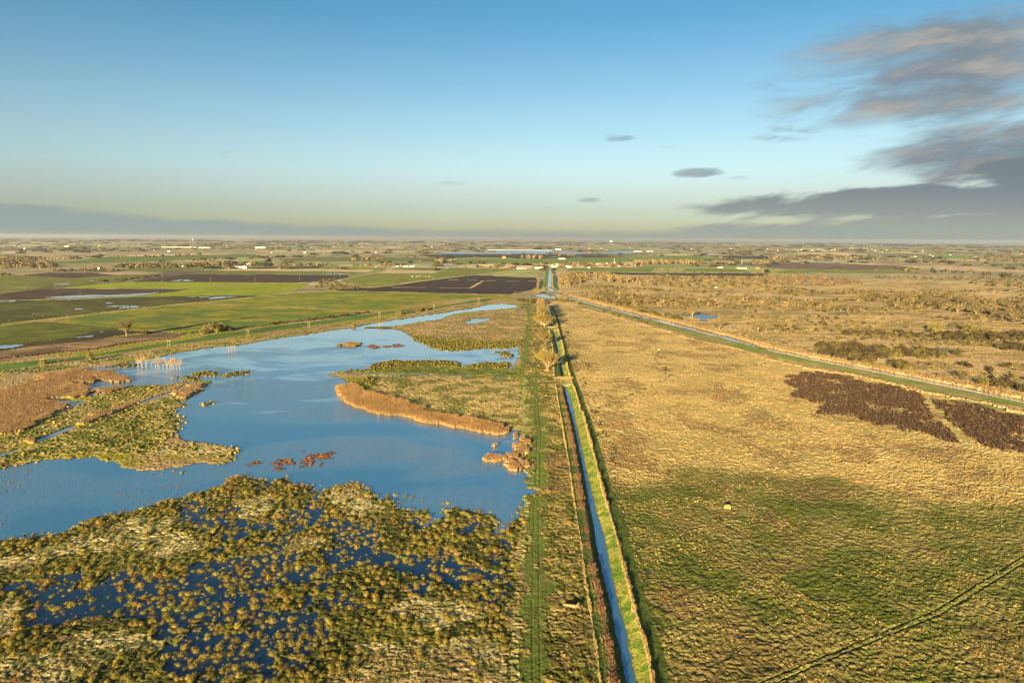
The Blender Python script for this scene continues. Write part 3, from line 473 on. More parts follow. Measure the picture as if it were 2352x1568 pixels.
def ditch(x, y):
    "height of the ditch banks and which part a point belongs to: 0 none 1 water 2 right bank 3 left bank 4 shaded drove"
    xl, xr, lf, rf = EX(dL, y), EX(dR, y), EX(dLF, y), EX(dRF, y)
    jit = (vn(y/2.5, x*0, 44)-.5)*.5; xl = xl+jit; xr = xr+(vn(y/2.5, x*0, 45)-.5)*.5
    on = (y < YEND) & ~crossing(y); k = np.zeros(x.shape, int); z = np.zeros(x.shape)
    m = on & (x > xl) & (x < xr); k[m] = 1; z[m] = zW
    m = on & (x >= xr) & (x < rf); k[m] = 2; z = np.where(m, zW+(x-xr)/np.maximum(rf-xr, .5)*(.5-zW), z)
    m = on & (x <= xl) & (x > lf); k[m] = 3; t = np.clip((xl-x)/np.minimum(2.2, np.maximum(xl-lf, .5)), 0, 1); z = np.where(m, zW+t*(0-zW), z)
    wdr = np.clip((xr-xl)*0+4.6, 0, 9)
    m = (y < YEND) & (x >= rf) & (x < rf+wdr); k[m] = 4; t = np.clip((x-rf)/1.6, 0, 1); z = np.where(m, .5*(1-t)+0*t, z)
    return k, z
dk, dz = ditch(X, Y)
def paintk(k, *a, **kw):
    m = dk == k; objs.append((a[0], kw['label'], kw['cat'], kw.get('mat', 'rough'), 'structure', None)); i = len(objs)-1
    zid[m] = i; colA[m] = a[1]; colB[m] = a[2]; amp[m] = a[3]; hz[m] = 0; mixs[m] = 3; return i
zd1 = paintk(1, 'ditch', 0, 0, 0, label='straight narrow water filled ditch running away from the viewer', cat='ditch', mat='ditch')
zd2 = paintk(2, 'ditch_bank', rgb(.25, .235, .04), rgb(.105, .165, .018), .14, label='sunlit green and straw right bank of the ditch', cat='bank')  # sunlight on the right bank put into its colour
zd3 = paintk(3, 'ditch_bank', rgb(.045, .08, .016), rgb(.075, .10, .02), .16, label='shaded dark green left bank of the ditch', cat='bank')  # shade on the left bank put into its colour
zd4 = paintk(4, 'drove', rgb(.085, .105, .018), rgb(.06, .08, .014), .12, label='green grass drove right of the ditch, darkened with the grass row shadow', cat='track')  # shadow of the tall grass row put into the drove's green
WATER_IDS.append(zd1); WATER_IDS = np.array(WATER_IDS)
isw = np.isin(zid, WATER_IDS)
# ---- colour mixing: pasture greener towards the viewer, near shade mixed in
mixv = fbm(X/mixs, Y/mixs, 4, 60)
mix = np.clip((mixv-.42)/.16, 0, 1)
bl = np.interp(Uu_, [1300, 1493, 1750, 2040, 2352], [1130, 1055, 1088, 1125, 1154])+(mixv-.5)*160
gz = np.clip((Vv_-bl+15)/60, 0, 1)                      # 0 straw country, 1 greener country near the viewer
pas = zid == z_past
big = fbm(X/16, Y/16, 4, 91)
mix = np.where(pas, np.clip((1-gz)*.22*(mixv > .45)+gz*(.60+.40*np.clip((big-.33)/.30, 0, 1)), 0, 1), mix)
# lumps: billowy tussock relief, tops straw and gaps green
wx = X+2.5*vn(X/6, Y/6, 46); wy = Y+2.5*vn(X/6, Y/6, 47)
lump = .62*np.abs(2*vn(wx/1.9, wy/1.7, 40)-1)+.42*np.abs(2*vn(wx/.95, wy/.9, 41)-1)+.22*vn(X/.5, Y/.5, 43)
lump = np.clip(lump*1.15+.08, 0, 1)
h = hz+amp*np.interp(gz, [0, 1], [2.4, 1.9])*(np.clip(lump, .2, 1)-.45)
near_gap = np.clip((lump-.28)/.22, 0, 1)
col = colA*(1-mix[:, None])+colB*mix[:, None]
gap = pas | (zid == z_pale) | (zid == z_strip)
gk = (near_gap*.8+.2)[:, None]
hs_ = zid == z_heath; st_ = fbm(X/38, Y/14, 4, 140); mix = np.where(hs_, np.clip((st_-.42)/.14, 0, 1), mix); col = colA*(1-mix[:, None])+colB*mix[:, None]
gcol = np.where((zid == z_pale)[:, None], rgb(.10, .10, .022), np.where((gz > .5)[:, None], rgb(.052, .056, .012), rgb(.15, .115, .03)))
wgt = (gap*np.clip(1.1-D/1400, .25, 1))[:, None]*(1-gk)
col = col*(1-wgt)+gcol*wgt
col *= (1.3*np.where(D > 1400, 1.15, 1.)*np.interp(D, [170, 420], [.88, 1.])*np.where(pas, 1-.26*gz, 1)*np.where(zid == z_strip, .85, 1)*np.where((zid == z_strip) | (zid == z_pale) | (zid == z_tr), np.interp(D, [165, 300], [.72, 1.]), 1))[:, None]*np.where(pas & (gz > 0), 1., 1.)[:, None]  # cloud shade near the viewer put into the ground colour; far ground lightened
col *= (.80+.4*fbm(X/3., Y/3., 3, 70))[:, None]*(.82+.36*fbm(X/90, Y/90, 3, 72))[:, None]
brn = gap & (fbm(X/22, Y/22, 4, 120) > .60); col[brn] = col[brn]*.5+rgb(.20, .115, .045)*.5
# stripes on drilled fields
rows = ((zid > 3) & (amp < .04) & (amp > 0)); ph = (X*.35+Y*.94)
col[rows] *= (1+.07*np.sin(ph[rows]/7.)+.10*(fbm(ph/5, (X*.94-Y*.35)/160, 3, 88)[rows]-.5))[:, None]
h = np.where(dk > 0, dz+amp*1.6*(lump-.5), h)
h[isw & (dk != 1)] = hz[isw & (dk != 1)]; h[dk == 1] = zW
h = np.where((~isw) & (hz == 0) & (dk == 0), h-amp*.25, h)
# long low swells of the land far off
h += np.where(D > 4500, np.minimum((D-4500)/9000, 1)*14*(fbm(X/2600, Y/2600, 3, 130)-.42).clip(0), 0)
VZ = h; GCOL = col
idx = np.arange(NR*NC).reshape(NR, NC)
fa = np.stack([idx[:-1, :-1], idx[:-1, 1:], idx[1:, 1:], idx[1:, :-1]], -1).reshape(-1, 4)
# sides of the far sheet: end it nearer on the left and right
fu, fv = Uu_[fa[:, 0]], D[fa[:, 0]]
lim = np.interp(fu, [0, 600, 1176, 1500, 1764, 2352], [20000, 30000, 52000, 30000, 22000, 15000])
fz = zid[fa]; fw = isw[fa].all(1)
# a face with any land corner is land: take the first land corner's zone
pick = fz[:, 0].copy(); w4 = isw[fa]
for k in (3, 2, 1, 0): pick = np.where(~fw & ~w4[:, k], fz[:, k], pick)
pick = np.where(fw, fz.max(1), pick)
keep = fv < lim
GV = np.stack([X, Y, VZ], -1).astype(np.float32)
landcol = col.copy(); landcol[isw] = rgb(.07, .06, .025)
print('ground faces', keep.sum(), 'zones', len(objs))
for i, (name, label, cat_, mat, kind, grp) in enumerate(objs):
    label = label or 'faint wheel ruts in the grass'
    f = fa[keep & (pick == i)]
    if len(f) == 0:
        print('EMPTY ZONE', i, name, label); continue
    u, inv = np.unique(f, return_inverse=True)
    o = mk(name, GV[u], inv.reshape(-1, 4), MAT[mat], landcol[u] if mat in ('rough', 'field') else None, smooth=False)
    tag(o, label, cat_, grp, kind)
def zone_at(x, y):
    "zone id of points, by the same grid"
    s_ = np.clip(H/y, .0022, .979); r = np.searchsorted(-sv, -s_); r = np.clip(r, 0, NR-1)
    c = np.clip(np.round((x/(y+YO)+.93)/1.86*(NC-1)).astype(int), 0, NC-1); k = r*NC+c
    return zid[k], VZ[k], isw[k], gz[k], GCOL[k]
# ------------------------------------------------------------------ vegetation
def blades(n, r, h, wid, seed, lean=.25, spread=.9, flat=.45, cv=.25, col=(1, 1, 1), tipc=None):
    q = np.random.default_rng(seed); a = q.uniform(0, 2*np.pi, n); rr = np.sqrt(q.uniform(0, 1, n))
    tip = np.stack([np.cos(a)*rr*r*spread+q.normal(0, lean*h*.3, n), np.sin(a)*rr*r*spread+q.normal(0, lean*h*.3, n), h*(1-flat*rr**2)*q.uniform(.75, 1.1, n)], -1)
    b = np.stack([np.cos(a)*rr*r*.45, np.sin(a)*rr*r*.45, np.full(n, -.08)], -1)
    t = q.uniform(0, 2*np.pi, n); wv = np.stack([np.cos(t), np.sin(t), t*0], -1)*wid
    V = np.stack([b-wv, b+wv, tip], 1).reshape(-1, 3); T = np.arange(3*n).reshape(-1, 3)
    c = np.array(col)*(1+q.uniform(-cv, cv, (n, 1)))*(1+q.uniform(-.06, .06, (n, 3))); c = np.repeat(c, 3, 0)
    if tipc is not None: c[2::3] *= np.array(tipc)
    return V, T, c
def dome(r, h, seed, nu=9, nv=3, col=(1, 1, 1), rag=.22, z0=-.15, full=False):
    q = np.random.default_rng(seed); V = []; C_ = []
    for j in range(nv+1):
        ph = (j/nv)*(math.pi/2); 
        for i in range(nu):
            a = 2*math.pi*i/nu+.3*j; k = 1+q.uniform(-rag, rag)
            rad = r*(math.cos(ph) if not full else math.cos(ph*.98))*k; rad = rad if j < nv else .04*r
            V.append((rad*math.cos(a), rad*math.sin(a), z0 if j == 0 else h*math.sin(ph)*k)); C_.append(np.array(col)*(1+q.uniform(-.2, .2)))
    T = []
    for j in range(nv):
        for i in range(nu):
            a, b, c, d = j*nu+i, j*nu+(i+1) % nu, (j+1)*nu+(i+1) % nu, (j+1)*nu+i; T += [(a, b, c), (a, c, d)]
    return np.array(V), np.array(T), np.array(C_)
def jgrid(x0, x1, y0, y1, s, q):
    x, y = np.meshgrid(np.arange(x0, x1, s), np.arange(y0, y1, s)); x = x.ravel(); y = y.ravel()
    return x+q.uniform(-.48, .48, len(x))*s, y+q.uniform(-.48, .48, len(x))*s
def vis(x, y, m=.06): return np.abs(x) < y*.84+25
# sedge tussocks
TC_ = (.24, .182, .034)
TUS = [cat([dome(.66, .58, 100+k, 9, 3, np.array(TC_)*.7, .34), blades(120, 1.1, 1.05, .06, 200+k, .55, 1.15, .5, .45, TC_)]) for k in range(6)]
TUSL = [cat([dome(.9, .80, 300+k, 7, 2, np.array(TC_)*.85), blades(16, 1.0, 1.0, .10, 400+k, .3, 1.0, .5, .4, TC_)]) for k in range(4)]
q = np.random.default_rng(5)
xs, ys = jgrid(-620, 160, 140, 900, 1.95, q); k = vis(xs, ys); xs, ys = xs[k], ys[k]
zz, hh, ww, gg, cc = zone_at(xs, ys)
cl = fbm(xs/9, ys/9, 3, 300); cl2 = fbm(xs/3.5, ys/3.5, 2, 305); inw = inside(xs, ys, W(WETL)); px_, py_, _ = project(xs, ys)
pr = np.zeros(len(xs))
pr[zz == z_marsh] = np.clip((fbm(xs/11, ys/11, 3, 302)[zz == z_marsh]-.22)*2.6, .15, .85)
inT = inside(xs, ys, W('r1 850,720 1400,700 2076,540 2300,540 2300,1000 r2 700,850 600,1050 420,1250 250,1450 r1 1900,1700 1000,1700 1250,1350 1330,1230 1000,1100')) | inside(xs, ys, W('r2 850,420 1500,460 1580,560 1600,820 1300,780 1000,700 850,560'))
pr = np.where(zz == z_pool, np.clip((cl2-.38)*4.0, .05, .9)+inT*.22, pr)
pr = np.where(zz == z_pale, .12, pr); pr = np.where(zz == z_sedge, .7, pr)
pr = np.where(zz == z_gm, np.clip((cl-.38)*1.3, .05, .4), pr)
pr = np.where((zz == z_gm+1), .18, pr)
pr = np.where((zz == z_strip), .015, pr)
# tussocks stand off the shores: probability where land is near but the point is in the lake
nearland = np.zeros(len(xs), bool)
for dx, dy in ((3, 0), (-3, 0), (0, 4.5), (0, -4.5), (2, 3), (-2, -3)):
    z2, _, w2, _, _ = zone_at(xs+dx, np.maximum(ys+dy, 125)); nearland |= np.isin(z2, [z_marsh, z_sedge, z_gm, z_pale])
pr = np.where((zz == z_lake) & nearland, .55, pr); pr = np.where((zz == z_lake) & ~nearland & inside(xs, ys, W('c5 1000,1080 1500,1120 2000,1070 2050,960 1900,950 1500,1140 1200,1180 r2 0,180 700,230 1250,360 1500,420 1000,480 700,300')), .05, pr)
pr = np.where(inside(xs, ys, W('s3 940,560 1060,0 1110,0 1080,500 1000,1100 930,1200')) & ~np.isin(zz, [z_lake]), .10, pr)
k = q.uniform(0, 1, len(xs)) < pr; k &= np.hypot(xs, ys) < 820
xs, ys, hh, zz, ww = xs[k], ys[k], hh[k], zz[k], ww[k]; dd = np.hypot(xs, ys)
u_, v_, _ = project(xs, ys); infr = (u_ > 4) & (u_ < 2348) & (v_ < 1560)
rs = .45+.85*q.uniform(0, 1, len(xs))**1.3; hs = rs*q.uniform(.78, 1.12, len(xs))
z0 = np.where(ww, -.45, hh-.05); tn = q.uniform(.55, 1.4, (len(xs), 1))*np.array([1, 1, 1])*(1+q.uniform(-.12, .12, (len(xs), 3)))
tn[:, 0] *= 1+.15*q.uniform(-1, 1, len(xs)); tn[zz == z_sedge] *= [.58, .62, .55]; tn[zz == z_gm] *= [.8, .78, .7] 
order = np.argsort(np.where(infr, dd, 1e9)); ind = order[:296]; rest = np.setdiff1d(np.arange(len(xs)), ind); rest = rest[rest > -1]
TUSM = []
for k in range(6):
    o = mk('sedge_tussock', *TUS[k][:2], MAT['wood'], TUS[k][2]); TUSM.append(o.data); bpy.data.objects.remove(o)
LBL = {True: ('shaggy golden sedge tussock standing in dark flood water in the near marsh', 'golden sedge tussocks standing in the near flood water'),
       False: ('shaggy golden sedge tussock rooted in dark marsh grass nearest the viewer', 'golden sedge tussocks rooted in the near marsh grass')}
for i in ind:
    o = obj_from('sedge_tussock', TUSM[int(q.integers(6))]); o.location = (xs[i], ys[i], z0[i]); o.rotation_euler = (0, 0, q.uniform(0, 6.28)); o.scale = (rs[i], rs[i]*q.uniform(.8, 1.2), hs[i])
    l_, g_ = LBL[bool(ww[i])]; tag(o, l_, 'tussock', g_)
near_ = rest[dd[rest] < 340]; far_ = rest[dd[rest] >= 340]
parts = []
for S, T_ in ((near_, TUS), (far_, TUSL)):
    kk = q.integers(0, len(T_), len(S))
    for t in range(len(T_)):
        s = S[kk == t]
        if len(s): parts.append(merge(*T_[t], np.stack([xs[s], ys[s], z0[s]], -1), np.stack([rs[s], hs[s]], -1), q.uniform(0, 6.28, len(s)), tn[s]))
V, T, K = cat(parts); print('tussocks', len(xs), 'tris', len(T))
tag(mk('tussocks', V, T, MAT['veg'], K), 'hundreds of golden sedge tussocks round the marsh pools and lake shores', 'tussocks', None, 'stuff')
# small floating bits in the pools
xs, ys = jgrid(-400, 80, 145, 420, 1.1, q); zz, hh, ww, gg, cc = zone_at(xs, ys); cl = fbm(xs/7, ys/7, 3, 500)
wd = inside(xs, ys, W('r1 0,-60 250,-60 220,120 0,160 r1 -100,50')) | inside(xs, ys, W('r1 0,300 120,340 100,400 0,380')) | inside(xs, ys, W('r1 800,120 1700,0 1750,60 1300,210 900,240')) & (cl > .5)
k = ((zz == z_pool) & (q.uniform(0, 1, len(xs)) < np.clip((cl-.5)*1.6, 0, .3))) | ((zz == z_lake) & wd & (q.uniform(0, 1, len(xs)) < .16))
xs, ys = xs[k], ys[k]; n = len(xs); T0 = cat([dome(.5, .25, 7, 6, 2, (.14, .085, .03)), blades(6, .6, .4, .06, 8, .4, 1, .4, .3, (.16, .1, .035))])
V, T, K = merge(*T0, np.stack([xs, ys, np.full(n, -.36)], -1), np.stack([q.uniform(.3, .95, n), q.uniform(.3, 1, n)], -1), q.uniform(0, 6, n), q.uniform(.7, 1.3, (n, 3)))
tag(mk('water_weeds', V, T, MAT['veg'], K), 'small drifts of rust and yellow water weed in the pools', 'water weeds', None, 'stuff')
WBI = [i for i, o_ in enumerate(objs) if o_[0] == 'weed_bed']
xs, ys = jgrid(-320, 60, 240, 620, .95, q); zz, hh, ww, gg, cc = zone_at(xs, ys); k = np.isin(zz, WBI) & (q.uniform(0, 1, len(xs)) < .6); xs, ys = xs[k], ys[k]; n = len(xs)
T0 = cat([dome(.45, .3, 9, 6, 2, (.15, .065, .03)), blades(8, .6, .55, .06, 10, .5, 1, .4, .4, (.18, .075, .035))])
V, T, K = merge(*T0, np.stack([xs, ys, np.full(n, -.36)], -1), np.stack([q.uniform(.5, 1.2, n), q.uniform(.4, 1.1, n)], -1), q.uniform(0, 6, n), q.uniform(.6, 1.4, (n, 1))*np.ones(3)); tag(mk('weed_stems', V, T, MAT['veg'], K), 'rust red weed stems standing in the middle of the lake', 'weeds', None, 'stuff')
# grass tufts
GT = [blades(9, .5, .5, .10, 600+k, .9, 1., .35, .25) for k in range(5)]
parts = []; nt_ = 0
ZG = [z_past, z_strip, z_pale, z_gm, z_heath, z_gm+1, z_marsh]
for y0, y1, s, sc_ in ((142, 215, .72, .85), (215, 330, .9, .95), (330, 560, 1.5, 1.3), (560, 1000, 2.9, 2.0)):
    xs, ys = jgrid(-y1*.86, y1*.86, y0, y1, s, q); k = vis(xs, ys); xs, ys = xs[k], ys[k]
    zz, hh, ww, gg, cc = zone_at(xs, ys); k_, _ = ditch(xs, ys)
    cl = fbm(xs/6, ys/6, 3, 640)
    p = np.isin(zz, ZG)*np.clip((cl-.36)*3.2, .05, 1.); p = np.where(zz == z_marsh, p*.3, p); p = np.where((zz == z_past) & (gg > .5), p*np.interp(project(xs, ys)[1]-.12*(project(xs, ys)[0]-1900), [1100, 1250, 1350], [.6, .8, 1.5]), p)
    k = (q.uniform(0, 1, len(xs)) < p) & (k_ == 0); xs, ys, zz, hh, gg, cc, cl = xs[k], ys[k], zz[k], hh[k], gg[k], cc[k], cl[k]; n = len(xs)
    straw = np.array([.36, .255, .085])[None]*q.uniform(.6, 1.25, (n, 1)); gr = np.array([.10, .115, .018])[None]*q.uniform(.6, 1.2, (n, 1))
    f = fbm(xs/14, ys/14, 3, 650); isg = ((f > .56) & (gg > .4)) | ((gg > .5) & (q.uniform(0, 1, n) < .45)) | (np.isin(zz, [z_gm, z_strip, z_marsh]) & (f > .5)); tnt = np.where(isg[:, None], gr, straw)
    br = (fbm(xs/20, ys/20, 3, 655) > .6) & ~isg; tnt[br] = tnt[br]*np.array([.75, .6, .6])
    szz = sc_*q.uniform(.5, 1.25, n)*(1+.6*(cl-.5)); kk = q.integers(0, 5, n)
    for t in range(5):
        s_ = kk == t
        parts.append(merge(*GT[t], np.stack([xs[s_], ys[s_], hh[s_]-.05], -1), np.stack([szz[s_], np.minimum(szz[s_], 1.3)*.9], -1), q.uniform(0, 6.28, s_.sum()), tnt[s_]))
    nt_ += n
V, T, K = cat(parts); print('grass tufts', nt_)
tag(mk('grass', V, T, MAT['veg'], K), 'straw and green tufts of long grass over the pasture and marsh', 'grass', None, 'stuff')
# tall grass rows and brown stems along the ditch
def row(fn, y0, y1, s, wdt, hgt, col, name, label, dense=3, lean=.5):
    ysr = np.repeat(np.arange(y0, y1, s), dense); n = len(ysr); ysr = ysr+q.uniform(-s, s, n); xr_ = fn(ysr)+q.normal(0, wdt, n)
    k = ~crossing(ysr); ysr, xr_ = ysr[k], xr_[k]; n = len(ysr)
    _, z_ = ditch(xr_, ysr); B = blades(7, .35, 1., .07, 900, lean, 1., .3, .3)
    sz = q.uniform(.7, 1.3, n); gapn = vn(ysr/6, ysr*0, 66)
    sz *= np.clip(gapn*1.6, .35, 1.1)
    V, T, K = merge(*B, np.stack([xr_, ysr, z_-.1], -1), np.stack([sz*1.3, sz*hgt], -1), q.uniform(0, 6.28, n), np.array(col)[None]*q.uniform(.75, 1.2, (n, 1)))
    return tag(mk(name, V, T, MAT['veg'], K), label, 'tall grass', None, 'stuff')
row(lambda y: EX(dRF, y), 135, YEND, .45, .22, 1.5, (.33, .21, .075), 'tall_grass', 'tall tan grass row on the right edge of the ditch')
row(lambda y: EX(dLF, y), 135, YEND-160, .5, .13, .95, (.36, .25, .08), 'tall_grass', 'thin straw grass line on the left edge of the ditch', 2)
row(lambda y: EX(dL, y)-3.0, 135, G(1312, 885)[1], .35, .55, 1.05, (.19, .10, .05), 'dead_stems', 'brown dead stems along the left ditch bank', 4)
row(lambda y: EX(dL, y)-4.9, 135, G(1312, 885)[1], .6, .18, .55, (.22, .17, .04), 'tall_grass', 'low straw grass between the brown stems and the left line', 2)
row(lambda y: EX(dR, y)+.25, 135, YEND, .6, .08, .35, (.2, .11, .04), 'dead_stems', 'rusty stems at the right water edge of the ditch', 2)
# reeds
RB = [blades(7, .45, 1., .07, 700+k, .35, 1., .12, .28, tipc=(.78, .70, .66)) for k in range(4)]
parts = []
def reeds(ids, s, hgt, col, xy, far=False):
    xs, ys = jgrid(*xy, s, q); k = vis(xs, ys, .2); xs, ys = xs[k], ys[k]; zz, hh, ww, gg, cc = zone_at(xs, ys); k = np.isin(zz, ids); xs, ys, hh, cc = xs[k], ys[k], hh[k], cc[k]; n = len(xs)
    kk = q.integers(0, 4, n); sz = q.uniform(.8, 1.2, n)*s; out = []; und = .45+1.0*fbm(xs/9, ys/9, 3, 710); cvar = (.75+.5*fbm(xs/14, ys/14, 3, 711))[:, None]
    for t in range(4):
        m = kk == t; out.append(merge(*RB[t], np.stack([xs[m], ys[m], hh[m]-.5], -1), np.stack([sz[m]*1.1, hgt*und[m]*q.uniform(.8, 1.2, m.sum())], -1), q.uniform(0, 6.28, m.sum()), np.array(col)[None]*cvar[m]*q.uniform(.75, 1.25, (m.sum(), 1))))
    return cat(out)
nm = {o_[0]+o_[1]: i for i, o_ in enumerate(objs)}
for ids, s, hgt, col, xy, lb in ((RZ[:1], .55, 1.9, (.36, .225, .085), (-260, 60, 250, 520), 'feathery golden reed stems of the long lake reed bed'),
                                 (RZ[1:], .9, 1.7, (.27, .175, .075), (-620, -100, 280, 700), 'brown reed stems of the western reed swamp'),
                                 (RZ2, .42, 1.7, (.36, .225, .09), (-60, 60, 240, 420), 'pale straw reed stems of the shore clumps'),
                                 (RZ3, 1., 1.2, (.25, .16, .04), (-320, -60, 500, 800), 'golden rush stems of the lake islands'),
                                 ([z_rr], 2.2, 2.1, (.30, .20, .075), (100, 800, 380, 1500), 'golden reed stems along the river')):
    V, T, K = reeds(ids, s, hgt, col, xy)
    if len(T): tag(mk('reeds', V, T, MAT['veg'], K), lb, 'reeds', None, 'stuff')
# rust brown thicket
TK = [cat([blades(16, .55, 1.3, .09, 800+k, .7, 1., .25, .35, (.082, .045, .027)), dome(.45, .65, 820+k, 6, 2, (.05, .030, .018))]) for k in range(4)]
TH = ['r5 330,760 450,735 600,725 800,760 1000,815 1200,850 1430,880 1500,930 1530,960 1560,1050 1640,1150 1720,1250 1820,1350 1700,1320 1500,1250 1300,1230 1250,1180 1100,1180 900,1110 700,1100 550,1080 620,1020 450,960 330,930 420,880 340,850',
      'r5 1600,975 1800,985 2000,1030 2200,1080 2352,1100 3100,1220 3100,1650 2352,1420 2200,1400 2050,1380 1950,1330 1850,1280 1760,1180 1650,1080 1590,1020']
for th, lb in zip(TH, ('rust brown thicket left of the straw path', 'rust brown thicket at the right edge of the pasture')):
    P_ = W(th); xs, ys = jgrid(P_[:, 0].min()-8, P_[:, 0].max()+8, P_[:, 1].min()-8, P_[:, 1].max()+8, 1.5, q)
    xw = xs+(vn(xs/9, ys/9, 1)-.5)*7+(vn(xs/3, ys/3, 2)-.5)*4; yw = ys+(vn(xs/9, ys/9, 3)-.5)*12
    k = inside(xw, yw, P_) & ~near_line(xs, ys, W('r5 1440,885 1510,935 1550,985 1570,1040 1640,1120 1720,1200 1800,1280 1880,1370'), 2.2) & (q.uniform(0, 1, len(xs)) < np.clip(fbm(xs/11, ys/11, 3, 840)*2.8-.45, .12, .98)); xs, ys = xs[k], ys[k]; n = len(xs); _, hh, _, _, _ = zone_at(xs, ys)
    kk = q.integers(0, 4, n); sz = q.uniform(.7, 1.5, n)*1.15; tnt = q.uniform(.6, 1.35, (n, 1))*np.ones(3); rd = q.uniform(0, 1, n) < .03; tnt[rd] *= [1.5, .9, .7]; ol = q.uniform(0, 1, n) < .18; tnt[ol] *= [1.2, 1.7, 1.1]
    V, T, K = cat([merge(*TK[t], np.stack([xs[kk == t], ys[kk == t], hh[kk == t]-.1], -1), np.stack([sz[kk == t], sz[kk == t]*1.15], -1), q.uniform(0, 6, (kk == t).sum()), tnt[kk == t]) for t in range(4)])
    tag(mk('thicket', V, T, MAT['veg'], K), lb, 'thicket', None, 'stuff'); print('thicket', n)
# ------------------------------------------------------------------ trees
def limb(mb, a, b, r0, r1, q, bend=.08):
    a = np.array(a, float); b = np.array(b, float); m = (a+b)/2+q.normal(0, bend, 3)*np.linalg.norm(b-a); rm = (r0+r1)/2
    mb.tube(a, m, r0, rm, 5); mb.tube(m, b, rm, r1, 5); return m
def tree(kind, seed, col, bark):
    "-> (trunk with limbs, crown of twigs) meshes, height 1 unit = 1 m"
    q = np.random.default_rng(seed); mb = MB(); tips = []
    P = dict(willow=(14, .10, 12, .95, 2800, .085, .85), bare=(13, .20, 9, .78, 1500, .08, .8), poplar=(17, .10, 14, .16, 420, .12, 1.), bush=(5, .03, 9, .95, 700, .11, .9), pollard=(6, .25, 9, .6, 260, .045, .9))[kind]
    Ht, tf, nl, sp, nt, tw, _ = P; tr = Ht*.032
    top = np.array([q.normal(0, .15), q.normal(0, .15), Ht*tf]); mb.tube((0, 0, -.4), top, tr*1.25, tr, 7)
    for i in range(nl):
        a = 2*math.pi*(i+q.uniform(-.3, .3))/nl; s = sp*q.uniform(.35, 1.); hh = Ht*q.uniform(.66, .92)*(1-.42*(s/sp)**2)
        if kind == 'poplar': hh = Ht*(i+1)/nl; s = sp*(1-.5*(i/nl))*q.uniform(.5, 1); base = np.array([0, 0, hh*.75])
        else: base = top.copy()
        e = np.array([math.cos(a)*s*Ht*.55, math.sin(a)*s*Ht*.55, hh]); m = limb(mb, base, e, tr*.55, tr*.12, q); 
        for j in range(3):
            f = q.uniform(.35, .95); st = base+(e-base)*f if f > .5 else base+(m-base)*2*f
            e2 = st+(e-base)*.35*q.uniform(.6, 1.1)+q.normal(0, Ht*.06, 3); mb.tube(st, e2, tr*.22, tr*.06, 4); tips += [(st, e2), (e-(e-base)*.3, e)]
    tips = [(np.array(a), np.array(b)) for a, b in tips]; V = []; 
    for k in range(nt):
        a, b = tips[int(q.integers(len(tips)))]; f = q.uniform(0, 1.05); p = a+(b-a)*f+q.normal(0, Ht*.035, 3)
        up = np.array([0, 0, 1.]); d = (b-a)/(np.linalg.norm(b-a)+1e-6)*.6+up*(.7 if kind in ('willow', 'poplar', 'pollard') else .35)+q.normal(0, .5, 3); d /= np.linalg.norm(d)
        ln = Ht*q.uniform(.07, .16); s = np.cross(d, q.normal(0, 1, 3)); s /= np.linalg.norm(s)+1e-6
        V += [p-s*tw*.5*Ht/10, p+s*tw*.5*Ht/10, p+d*ln]
    V = np.array(V); V[:, 2] = np.maximum(V[:, 2], .05); K = np.repeat(np.array(col)[None]*q.uniform(.7, 1.3, (nt, 1)), 3, 0)
    tm = bpy.data.meshes.new('trunk'); tm.from_pydata(mb.v, [], mb.f); tm.update()
    a = tm.color_attributes.new('Col', 'FLOAT_COLOR', 'POINT'); a.data.foreach_set('color', np.tile(np.array([*bark, 1], np.float32), len(mb.v))); tm.materials.append(MAT['wood'])
    o = mk('crown', V, np.arange(len(V)).reshape(-1, 3), MAT['wood'], K); cm = o.data; bpy.data.objects.remove(o)
    return tm, cm
def leafy(seed, r, h, col, n=420, lumps=7, size=.5, core=.72):
    "bush or evergreen crown: leaf clumps spread over several uneven lobes"
    q = np.random.default_rng(seed); V = []; K = []; parts = []
    for i in range(lumps):
        a = q.uniform(0, 6.28); rr = r*q.uniform(0, .62) if i else 0; c = np.array([math.cos(a)*rr, math.sin(a)*rr, 0]); lr = r*q.uniform(.38, .62); lh = h*q.uniform(.62, 1.)*(1-.35*rr/r)
        d = dome(lr*core, lh*core, seed*31+i, 8, 3, np.array(col)*.8, .2); parts.append((d[0]+c, d[1], d[2])); m = n//lumps
        th = q.uniform(0, 6.28, m); z = q.uniform(0.02, 1, m); k = q.uniform(.78, 1.08, m); rad = np.sqrt(np.clip(1-z*z, 0, 1))*lr*k
        p = np.stack([np.cos(th)*rad, np.sin(th)*rad, z*lh*k], -1)+c
        d1 = q.normal(0, 1, (m, 3))+np.array([0, 0, .9]); d1 /= np.linalg.norm(d1, axis=1)[:, None]; d2 = np.cross(d1, q.normal(0, 1, (m, 3))); d2 /= np.linalg.norm(d2, axis=1)[:, None]+1e-6
        sz = size*q.uniform(.6, 1.3, (m, 1)); v = np.stack([p-d2*sz*.3, p+d2*sz*.3, p+d1*sz], 1).reshape(-1, 3)
        parts.append((v, np.arange(3*m).reshape(-1, 3), np.repeat(np.array(col)[None]*q.uniform(.65, 1.35, (m, 1)), 3, 0)))
    return cat(parts)
